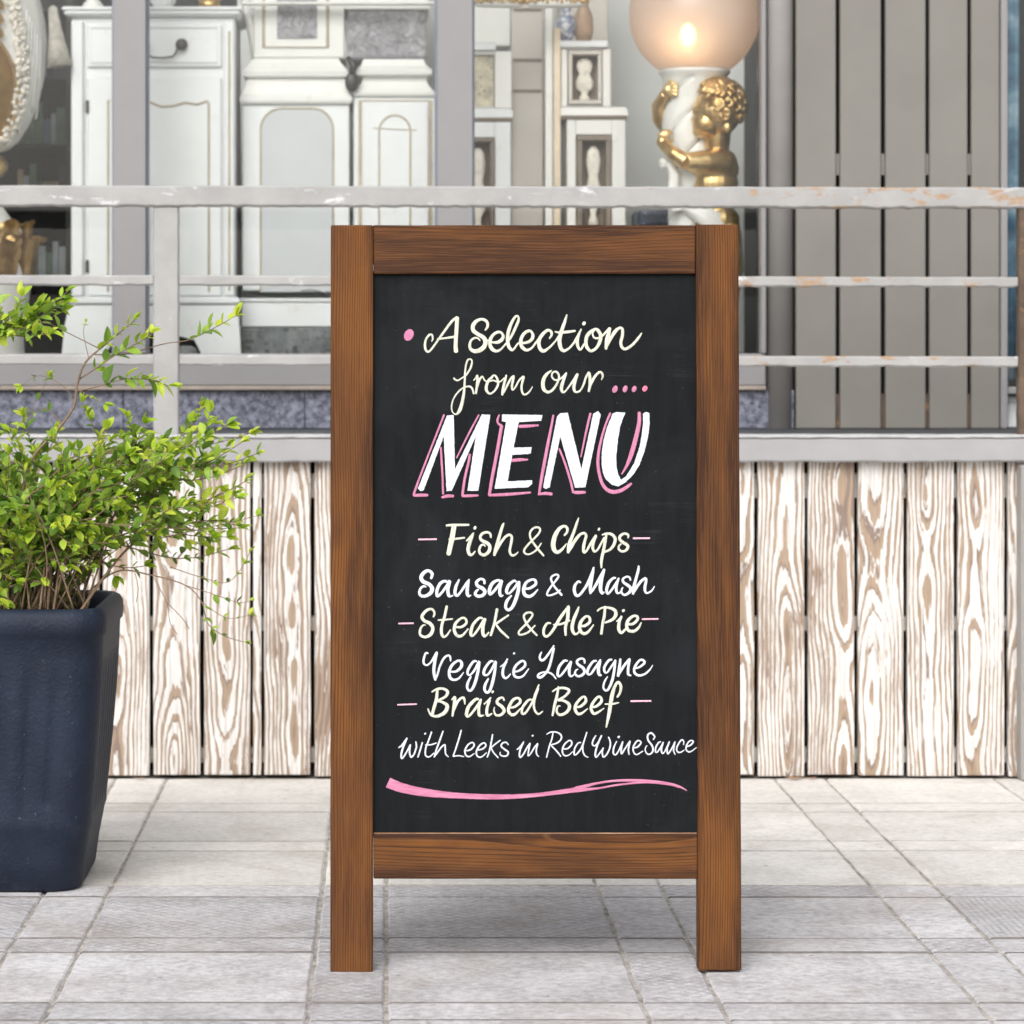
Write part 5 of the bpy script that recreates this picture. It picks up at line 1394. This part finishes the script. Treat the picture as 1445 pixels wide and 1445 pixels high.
# twisted column
bm = bmesh.new(); rings = []; n_ = 80
keys = [(99, 50, 980), (102, 51, 980), (106, 48, 980), (112, 44, 979), (122, 41, 977), (140, 38, 974), (165, 38, 972), (190, 38, 972), (215, 37, 974), (245, 36, 978), (280, 38, 982), (320, 42, 984), (380, 48, 984), (450, 54, 984), (560, 62, 984), (598, 66, 984)]
def kk(py):
    for a, b in zip(keys, keys[1:]):
        if a[0] <= py <= b[0]:
            t = (py - a[0]) / (b[0] - a[0]); return a[1] + (b[1] - a[1]) * t, a[2] + (b[2] - a[2]) * t
    return keys[-1][1:]
py = 99.0
while py <= 598:
    r, c = kk(py); ph = py * 0.030
    ring = []
    for k in range(n_):
        a = 2 * math.pi * k / n_
        q = abs(math.sin((a + ph) * 2.0)); g = 1 - 0.17 * (1 - q) ** 5 if py > 111 else 1
        ring.append(Lp(c + r * g * math.cos(a), py, r * g * math.sin(a)))
    rings.append(ring); py += 2.5
ring_loft(bm, rings); link('twisted_column', mesh_of(bm, 'twisted_column', True), M_FW2, lamp)
# thin taupe lines along the column grooves
GP = 0.0
bm = bmesh.new()
for s in range(4):
    pts = []
    for i in range(140):
        py = 113 + i * 1.7; r, c = kk(py); a = -0.030 * py + s * math.pi / 2 + GP
        pts.append(Lp(c + r * 0.865 * math.cos(a), py, r * 0.865 * math.sin(a)))
    tube(bm, pts, 0.0022, 6)
link('groove_line', mesh_of(bm, 'groove_line', True), M_TAUPE, lamp)
# cherub: ellipsoids and limbs fused by a voxel remesh into one continuous skin
def fuse(bm, name, mat, parent, vox=0.0022, smooth=6):
    me = mesh_of(bm, name + '_raw'); o = bpy.data.objects.new(name + '_raw', me); COL.objects.link(o)
    m = o.modifiers.new('r', 'REMESH'); m.mode = 'VOXEL'; m.voxel_size = vox
    if smooth: s = o.modifiers.new('s', 'SMOOTH'); s.factor = 0.5; s.iterations = smooth
    dg = bpy.context.evaluated_depsgraph_get(); dg.update()
    me2 = bpy.data.meshes.new_from_object(o.evaluated_get(dg)); me2.name = name
    bpy.data.objects.remove(o, do_unlink=True)
    for p_ in me2.polygons: p_.use_smooth = True
    me2.materials.clear()
    return link(name, me2, mat, parent)
bm = bmesh.new()
def E(px, py, d, rx, ry, rz, rot=(0, 0, 0)): ellipsoid(bm, Lp(px, py, d), (rx * sL, ry * sL, rz * sL), rot, 20, 14)
# head and neck (face turned to the left, resting on the column)
E(1008, 160, -34, 34, 34, 36)
E(992, 178, -44, 20, 19, 20)           # cheek / jaw
E(986, 188, -40, 13, 13, 10)           # chin
E(978, 172, -40, 7, 7, 8)              # nose tip
E(983, 160, -44, 11, 10, 10)           # brow
E(983, 182, -46, 8, 7, 4)              # lips
E(1020, 184, -58, 6, 4, 8)             # ear
tube(bm, [Lp(1008, 190, -30), Lp(1008, 212, -28)], [20 * sL, 18 * sL], 14)
# torso seen from the back
E(1006, 240, -28, 34, 24, 24); E(1020, 232, -30, 17, 20, 19); E(986, 234, -34, 20, 18, 17)
E(1007, 260, -26, 32, 24, 28); E(1006, 285, -26, 27, 22, 22)
E(1010, 312, -24, 31, 26, 24); E(998, 325, -30, 22, 22, 24); E(1022, 326, -26, 20, 22, 26)
tube(bm, [Lp(1000, 330, -34), Lp(990, 380, -46), Lp(992, 430, -40), Lp(992, 470, -38)], [22 * sL, 18 * sL, 14 * sL, 11 * sL], 14)
tube(bm, [Lp(1022, 330, -24), Lp(1028, 380, -30), Lp(1024, 430, -20), Lp(1022, 470, -22)], [22 * sL, 18 * sL, 14 * sL, 11 * sL], 14)
E(986, 478, -48, 14, 18, 8); E(1016, 478, -34, 12, 18, 8)
# near arm across the front of the column
tube(bm, [Lp(1020, 230, -40), Lp(990, 231, -54), Lp(962, 232, -62)], [18 * sL, 16 * sL, 13 * sL], 14)
tube(bm, [Lp(962, 232, -62), Lp(945, 220, -56), Lp(933, 207, -44)], [12 * sL, 10 * sL, 8 * sL], 14)
E(931, 203, -42, 8.5, 7, 9)
for k, (dx, dy) in enumerate(((-4, -6), (1, -9), (6, -9), (10, -6))):
    tube(bm, [Lp(931 + dx * .3, 200 + dy * .3, -42), Lp(931 + dx, 198 + dy, -40), Lp(935 + dx * 1.1, 196 + dy * 1.1, -36)], [3.4 * sL, 3.0 * sL, 2.4 * sL], 8)
tube(bm, [Lp(934, 207, -46), Lp(942, 203, -46), Lp(946, 200, -43)], [3.6 * sL, 3.2 * sL, 2.6 * sL], 8)
# far arm round the back, hand high on the left
tube(bm, [Lp(1000, 226, -10), Lp(975, 200, 36), Lp(945, 180, 30), Lp(932, 168, 8)], [13 * sL, 12 * sL, 11 * sL, 10.5 * sL], 14)
tube(bm, [Lp(932, 170, 8), Lp(928, 150, -6), Lp(937, 134, -24)], [10.5 * sL, 9.5 * sL, 7.5 * sL], 14)
E(941, 129, -29, 9, 6, 9)
for k in range(4):
    y_ = 121 + k * 5.0
    tube(bm, [Lp(940, y_ + 2, -31), Lp(947, y_, -35), Lp(953, y_ + 1.5, -38)], [3.2 * sL, 2.9 * sL, 2.3 * sL], 8)
tube(bm, [Lp(936, 128, -30), Lp(940, 119, -33), Lp(946, 116, -36)], [3.4 * sL, 3.0 * sL, 2.4 * sL], 8)
che = fuse(bm, 'cherub', M_GOLD, lamp, 0.0020, 5)
bm = bmesh.new(); hr = random.Random(5)
for i in range(330):
    # curls over the skull, swept around it
    th = hr.uniform(-0.5, math.pi * 0.98); ph = hr.uniform(-math.pi, math.pi)
    d = Vector((math.cos(ph) * math.sin(th), math.sin(ph) * math.sin(th), math.cos(th)))
    if d.z < -0.45: continue
    if d.x < -0.30 and d.z < 0.35: continue
    if d.x < -0.62: continue
    c = Lp(1010, 152, -34) + Vector((d.x * 37, d.y * 36, d.z * 36)) * sL
    t = d.cross(Vector((0.3, 0.2, 1))).normalized(); b = d.cross(t)
    R0 = hr.uniform(6, 10) * sL; s0 = hr.choice((-1, 1)); pts = []
    for k in range(7):
        a = s0 * k * 0.85; rr = R0 * (1 - k * 0.10)
        pts.append(c + t * rr * math.cos(a) + b * rr * math.sin(a) + d * (k * 0.45 * sL))
    tube(bm, pts, [2.2 * sL, 3.2 * sL, 3.8 * sL, 3.8 * sL, 3.4 * sL, 2.8 * sL, 1.8 * sL], 6)
link('hair', mesh_of(bm, 'hair', True), M_GOLD, che)
# white drape round the hips
bm = bmesh.new()
for j in range(5):
    pts = []
    for k in range(9):
        t = k / 8; pts.append(Lp(943 + j * 3 + t * (85 - j * 3), 262 + j * 7 + 55 * t ** .8 + 3 * math.sin(j), -34 - 18 * math.sin(t * math.pi)))
    tube(bm, pts, [(7 - abs(j - 2)) * sL] * 9, 10)
tube(bm, [Lp(942, 232, -36), Lp(948, 250, -38), Lp(946, 270, -38), Lp(952, 300, -40)], [5 * sL, 8 * sL, 9 * sL, 10 * sL], 10)
E(934, 232, -34, 7, 7, 9)
fuse(bm, 'drape', M_FW2, lamp, 0.0022, 3)
bm = bmesh.new(); lathe(bm, [(70 * sL, 0.003), (72 * sL, 0.02), (66 * sL, 0.03), (66 * sL, Z_(492, LY) - ZD - .006), (60 * sL, Z_(492, LY) - ZD - .001)], n=48)
link('lamp_base', mesh_of(bm, 'lamp_base', False), M_FW2, lamp)
# ------------------------------------------------------------------ planter
PX, PY = -0.744, 5.735
pot = empty('planter', (PX, PY, 0), 'tall tapered slate blue plastic planter standing on the pavement at the left', 'planter')
def rsq(hw, rad, z, n=12, flute=0.0):
    P = []
    for ci, (sx, sy, a0) in enumerate(((1, 1, 0), (-1, 1, 90), (-1, -1, 180), (1, -1, 270))):
        for k in range(n + 1):
            a = R(a0 + 90 * k / n); P.append((sx * (hw - rad) + rad * math.cos(a), sy * (hw - rad) + rad * math.sin(a), z))
        # straight run to the next corner, with optional flutes
        m = 36
        nx = {0: (0, 1), 1: (-1, 0), 2: (0, -1), 3: (1, 0)}[ci]
        nsx, nsy = ((-1, 1), (-1, -1), (1, -1), (1, 1))[ci]
        a = Vector((P[-1][0], P[-1][1])); b_ang = R((a0 + 90) % 360)
        b = Vector((nsx * (hw - rad) + rad * math.cos(b_ang), nsy * (hw - rad) + rad * math.sin(b_ang)))
        for k in range(1, m):
            t = k / m; q = a.lerp(b, t)
            fl = flute * max(0.0, math.sin(t * math.pi * 13)) ** 0.6 if flute and 0.04 < t < 0.96 else 0
            P.append((q.x - nx[0] * fl, q.y - nx[1] * fl, z))
    return P
secs = [(0.004, .166, .05, 0), (0.0, .176, .055, 0), (0.008, .186, .058, 0), (0.06, .193, .06, 0), (0.115, .203, .06, 0), (0.122, .206, .06, 0), (0.135, .206, .06, .0), (0.165, .209, .06, .006), (0.25, .217, .06, .007),
        (0.34, .224, .06, .007), (0.395, .2272, .06, .006), (0.425, .2285, .06, 0), (0.468, .230, .06, 0), (0.472, .2345, .06, 0), (0.49, .236, .062, 0), (0.505, .235, .062, 0), (0.515, .229, .06, 0), (0.519, .221, .056, 0), (0.516, .212, .05, 0), (0.500, .207, .048, 0), (0.44, .203, .045, 0)]
bm = bmesh.new(); rings = [[(x, y, z) for x, y, z in rsq(hw, rd, z, 10, fl)] for z, hw, rd, fl in secs]
ring_loft(bm, rings, True, True, False)
po = link('pot', mesh_of(bm, 'pot', True), M_POT, pot)
bm = bmesh.new(); soil_r = rsq(.2025, .045, .455, 6)
c_ = bm.verts.new((0, 0, 0.47)); vs = [bm.verts.new((x, y, z + 0.008 * noise.noise(Vector((x * 30, y * 30, 0))))) for x, y, z in soil_r]
for i in range(len(vs)): bm.faces.new((c_, vs[i], vs[(i + 1) % len(vs)]))
link('soil', mesh_of(bm, 'soil', True), M_SOIL, pot)

# ------------------------------------------------------------------ shrub
YP = 5.72; sp_ = YP / F
shrub = empty('shrub', (PX, PY, 0.46), 'bushy green shrub with yellow young leaves and bare twigs growing in the slate blue planter', 'shrub')
lr = random.Random(21)
def Q(px, py, d=0.0):     # d: metres behind the planter centre plane
    Y = YP + d; return Vector((X_(px, Y), Y, Z_(py, Y)))
twigs = []; leaves = []     # leaves: (pos, dir, up, size, tone)
def curve(P, n):
    pts = [tuple(p) for p in P]; out = catmull(pts, 99)
    # arc-uniform resample through all three coords
    fine = []; PP_ = [pts[0]] + pts + [pts[-1]]
    for i in range(1, len(PP_) - 2):
        p0, p1, p2, p3 = PP_[i - 1:i + 3]
        for j in range(8):
            t = j / 8; fine.append(Vector([0.5 * ((2 * p1[q]) + (-p0[q] + p2[q]) * t + (2 * p0[q] - 5 * p1[q] + 4 * p2[q] - p3[q]) * t * t + (-p0[q] + 3 * p1[q] - 3 * p2[q] + p3[q]) * t ** 3) for q in range(3)]))
    fine.append(Vector(pts[-1])); d = [0]
    for a, b in zip(fine, fine[1:]): d.append(d[-1] + (b - a).length)
    res = []
    for i in range(n + 1):
        s = d[-1] * i / n; k = 0
        while k < len(d) - 2 and d[k + 1] < s: k += 1
        f = (s - d[k]) / max(1e-9, d[k + 1] - d[k]); res.append(fine[k].lerp(fine[k + 1], min(1, max(0, f))))
    return res, d[-1]
def leafy(P, r0, r1, start, spacing, size, tipy=0.75, young=0.25, side=1):
    n = max(6, int(len(P) * 4)); pts, L = curve(P, n)
    rad = [r0 + (r1 - r0) * i / n for i in range(n + 1)]
    twigs.append((pts, rad))
    m = int(L * (1 - start) / spacing); ph = lr.uniform(0, 3.14)
    for i in range(m + 1):
        t = start + (1 - start) * i / max(1, m)
        k = min(n - 1, int(t * n)); f = t * n - k
        p = pts[k].lerp(pts[k + 1], f); tg = (pts[k + 1] - pts[k]).normalized()
        a = tg.orthogonal().normalized(); b = tg.cross(a); ph += 1.57 + lr.uniform(-.3, .3)
        for s in (0, math.pi):
            if lr.random() < 0.12: continue
            o = a * math.cos(ph + s) + b * math.sin(ph + s)
            d = (o * 0.85 + tg * 0.75 + Vector((0, -0.15, 0.10))).normalized()
            sz = size * lr.choice((lr.uniform(0.40, 0.8), lr.uniform(0.75, 1.2))) * (1.0 if t < 0.9 else 0.8)
            tone = 2 if lr.random() < (0.06 + young * max(0, (t - tipy) / (1 - tipy + 1e-6)) * 2.2) else (1 if lr.random() < 0.35 + 0.4 * t else 0)
            leaves.append((p, d, tg, sz, tone))
    tg = (pts[-1] - pts[-2]).normalized()
    for s in range(3):
        d = (tg + Vector((lr.uniform(-.5, .5), lr.uniform(-.6, .2), lr.uniform(-.3, .5)))).normalized()
        leaves.append((pts[-1], d, tg, size * lr.uniform(.5, .95), 2 if lr.random() < 0.35 + young else 1))
    return pts
def side_twigs(pts, k, lo, hi, ln, size, r=0.0011, young=0.3, droop=0.0, start=0.15):
    for _ in range(k):
        i = lr.randint(int(lo * (len(pts) - 2)), int(hi * (len(pts) - 2))); p = pts[i]; tg = (pts[i + 1] - pts[i]).normalized()
        d = (tg * lr.uniform(.3, 1) + Vector((lr.uniform(-1, 1), lr.uniform(-.9, .5), lr.uniform(-.35, .9)))).normalized()
        L = ln * lr.uniform(.5, 1.2)
        q1 = p + d * L * .5 + Vector((0, 0, 0.01)); q2 = p + d * L + Vector((0, 0, -droop * L + lr.uniform(-.01, .02)))
        leafy([p, q1, q2], r, 0.0006, start, 0.013, size, 0.5, young)
def base(): return Q(lr.uniform(-60, 125), 862, lr.uniform(-0.12, 0.12))
# main dome of branches
tips = []
for i in range(42):
    x = lr.uniform(-130, 335); 
    top = 610 + 55 * abs((x - 150) / 190) ** 2 * (1 if x > 150 else .25)
    y = lr.uniform(top, 840 if x < 130 else (800 if x < 250 else 770)); tips.append((x, y))
tips += [(352, 612), (345, 655), (300, 598), (268, 596), (330, 700), (338, 745), (322, 775), (205, 598), (150, 606), (80, 610), (30, 640), (-20, 610), (0, 700), (240, 640), (290, 650), (310, 735), (362, 640), (340, 625), (320, 600), (280, 620), (345, 680), (-40, 620), (-80, 650), (-10, 852), (22, 845), (60, 815), (96, 800), (130, 800), (-40, 845), (75, 845), (150, 770), (110, 835), (180, 700), (225, 720), (120, 690), (60, 720), (100, 770), (20, 790), (0, 830), (30, 838), (10, 860)]
for (x, y) in tips:
    b0 = base(); d = lr.uniform(-0.20, 0.16); t = Q(x, y, d)
    m1 = b0.lerp(t, 0.45) + Vector((0, 0, lr.uniform(0.02, 0.10) + 0.10 * abs(t.x - b0.x)))
    m1.x -= (t.x - b0.x) * 0.12
    pts = leafy([b0, m1, b0.lerp(t, .78) + Vector((0, 0, .045 * lr.random())), t], lr.uniform(.0018, .0032), 0.0008, 0.42, 0.021, 0.031, 0.80, 0.45)
    side_twigs(pts, 3, 0.35, 0.93, 0.085, 0.030)
# bare twiggy thicket low down
for i in range(24):
    b0 = base(); t = b0 + Vector((lr.uniform(-.10, .14), lr.uniform(-.1, .1), lr.uniform(.08, .24)))
    m = b0.lerp(t, .5) + Vector((lr.uniform(-.03, .03), lr.uniform(-.03, .03), 0)); pts, L = curve([b0, m, t], 7)
    twigs.append((pts, [0.0018 - 0.0011 * k / 7 for k in range(8)]))
# the long branch reaching up over the rails
def path(pp, r0, r1, start, spacing, size, **k): return leafy([Q(*q) for q in pp], r0, r1, start, spacing, size, **k)
mb = path([(60, 850, 0), (30, 740, -.02), (42, 655, -.04), (80, 608, -.05), (104, 575, -.05), (108, 548, -.05), (120, 512, -.06), (150, 485, -.06), (190, 452, -.07)], .0048, .0012, .86, .014, .030)
path([(132, 500, -.06), (175, 500, -.06), (232, 485, -.08), (265, 480, -.08), (300, 464, -.09), (332, 446, -.09)], .0014, .0007, .66, .013, .034, young=.8)
path([(112, 535, -.05), (135, 520, -.07), (165, 500, -.08), (205, 478, -.09), (214, 470, -.09)], .0016, .0007, .25, .011, .030, young=.5)
path([(108, 552, -.05), (140, 545, -.08), (175, 535, -.1), (212, 536, -.11), (238, 545, -.12)], .0014, .0007, .35, .010, .036, young=.5)
path([(108, 548, -.05), (128, 560, -.07), (148, 570, -.08)], .0009, .0006, .5, .02, .024)
path([(105, 570, -.05), (90, 545, -.04), (55, 530, -.03), (30, 545, -.03)], .0009, .0005, .5, .03, .018)
path([(90, 600, -.05), (62, 575, -.02), (40, 590, -.02), (5, 610, -.01)], .0010, .0005, .3, .03, .02)
path([(40, 585, -.03), (55, 560, -.03), (68, 532, -.03)], .0008, .0005, .4, .03, .02)
path([(125, 505, -.06), (118, 470, -.06), (121, 455, -.06)], .0008, .0004, .9, .05, .012)
path([(140, 492, -.06), (96, 470, -.08), (60, 455, -.1), (20, 468, -.1)], .0011, .0006, .4, .016, .024)
# cluster high at the left edge
for (x, y) in ((95, 412), (88, 440), (70, 470), (30, 418), (40, 450), (10, 470), (0, 430), (-25, 450), (55, 432), (90, 425)):
    path([(-90, 560, 0), (-60, 500, -.04), (-20, 470, -.06), (x * .5, (y + 480) / 2, -.08), (x, y, -.09 + lr.uniform(-.05, .05))], .0016, .0007, .62, .014, .034, young=.4)
# drooping right hand sprays
pts = path([(120, 840, 0), (165, 806, -.04), (215, 812, -.07), (262, 826, -.08), (285, 850, -.09), (293, 880, -.09), (318, 898, -.09), (345, 906, -.09)], .0018, .0007, .72, .020, .020, young=.2)
path([(262, 826, -.08), (300, 838, -.09), (335, 850, -.09), (352, 848, -.09)], .001, .0005, .45, .022, .018)
path([(240, 800, -.08), (285, 815, -.09), (320, 822, -.09), (342, 800, -.09), (352, 780, -.09)], .001, .0006, .35, .02, .02)
path([(285, 850, -.09), (320, 872, -.09), (352, 868, -.09)], .0009, .0005, .5, .022, .018)
path([(225, 760, -.07), (290, 745, -.08), (335, 735, -.09), (362, 728, -.09)], .0011, .0006, .4, .016, .022)
for (pp) in ([(215, 812), (235, 850), (240, 880), (250, 895)], [(235, 850), (255, 870), (268, 888)], [(190, 808), (195, 830), (192, 850)]):
    pts_, L = curve([Q(a, b, -.08) for a, b in pp], 10); twigs.append((pts_, [0.0007] * 11))
leaves.append((Q(298, 886, -.09), Vector((.15, -.1, -1)), Vector((0, 0, -1)), .033, 0))
# twig skeleton
bm = bmesh.new()
for pts, rad in twigs: tube(bm, pts, rad, 5)
o = link('branches', mesh_of(bm, 'branches', True), M_BARK, shrub); o.location = -shrub.location
# leaf mesh: folded blade, 12 faces
def leaf_geo(w=0.27, fold=0.12, curl=0.12):
    rows = [(0.0, 0.02), (0.09, .42), (0.24, .84), (0.42, 1.0), (0.6, .93), (0.77, .66), (0.9, .32), (1.0, 0.0)]
    V = []; Fc = []
    for t, k in rows:
        z = -curl * t * t
        V += [(-w * k, t, z + fold * w * k), (0, t, z), (w * k, t, z + fold * w * k)]
    for i in range(len(rows) - 1):
        a = i * 3; Fc += [(a, a + 1, a + 4, a + 3), (a + 1, a + 2, a + 5, a + 4)]
    return V, Fc
variants = [leaf_geo(.26, .5, .10), leaf_geo(.22, .7, .25), leaf_geo(.30, .35, .02), leaf_geo(.24, .6, -.12)]
vm = []
for vi, (V, Fc) in enumerate(variants):
    for tone in range(3):
        me = bpy.data.meshes.new('leaf'); me.from_pydata(V, [], Fc); me.materials.append(M_LEAF[tone])
        for p_ in me.polygons: p_.use_smooth = True
        vm.append(me)
def leaf_mat(p, d, tg, s):
    up = (Vector((lr.uniform(-.5, .5), lr.uniform(-1.0, .2), 1.0))).normalized()
    y = d.normalized(); x = y.cross(up); x = x.normalized() if x.length > .05 else y.orthogonal().normalized(); z = x.cross(y)
    return Matrix(((x.x * s, y.x * s, z.x * s, p.x), (x.y * s, y.y * s, z.y * s, p.y), (x.z * s, y.z * s, z.z * s, p.z), (0, 0, 0, 1)))
items = []
for (p, d, tg, s, tone) in leaves:
    if p.x < X_(-170, YP): continue
    items.append((leaf_mat(p, d, tg, s), lr.randrange(4), tone, s * (6.2 - p.y) - (10 if X_(-10, YP) > p.x else 0)))
items.sort(key=lambda q: -q[3])
off = Matrix.Translation(-shrub.location)
for M_, v, tone, _ in items[:300]:
    o = bpy.data.objects.new('leaf', vm[v * 3 + tone]); COL.objects.link(o); o.parent = shrub; o.matrix_basis = off @ M_
V = []; Fc = []; mi = []
for M_, v, tone, _ in items[300:]:
    b = len(V); vv, ff = variants[v]
    V += [tuple(M_ @ Vector(q)) for q in vv]; Fc += [tuple(b + i for i in f) for f in ff]; mi += [tone] * len(ff)
me = bpy.data.meshes.new('foliage'); me.from_pydata(V, [], Fc)
for m in M_LEAF: me.materials.append(m)
for p_, t in zip(me.polygons, mi): p_.material_index = t; p_.use_smooth = True
o = bpy.data.objects.new('foliage', me); COL.objects.link(o); o.parent = shrub; o.location = -shrub.location; o['kind'] = 'stuff'
print('leaves', len(items), 'twigs', len(twigs))
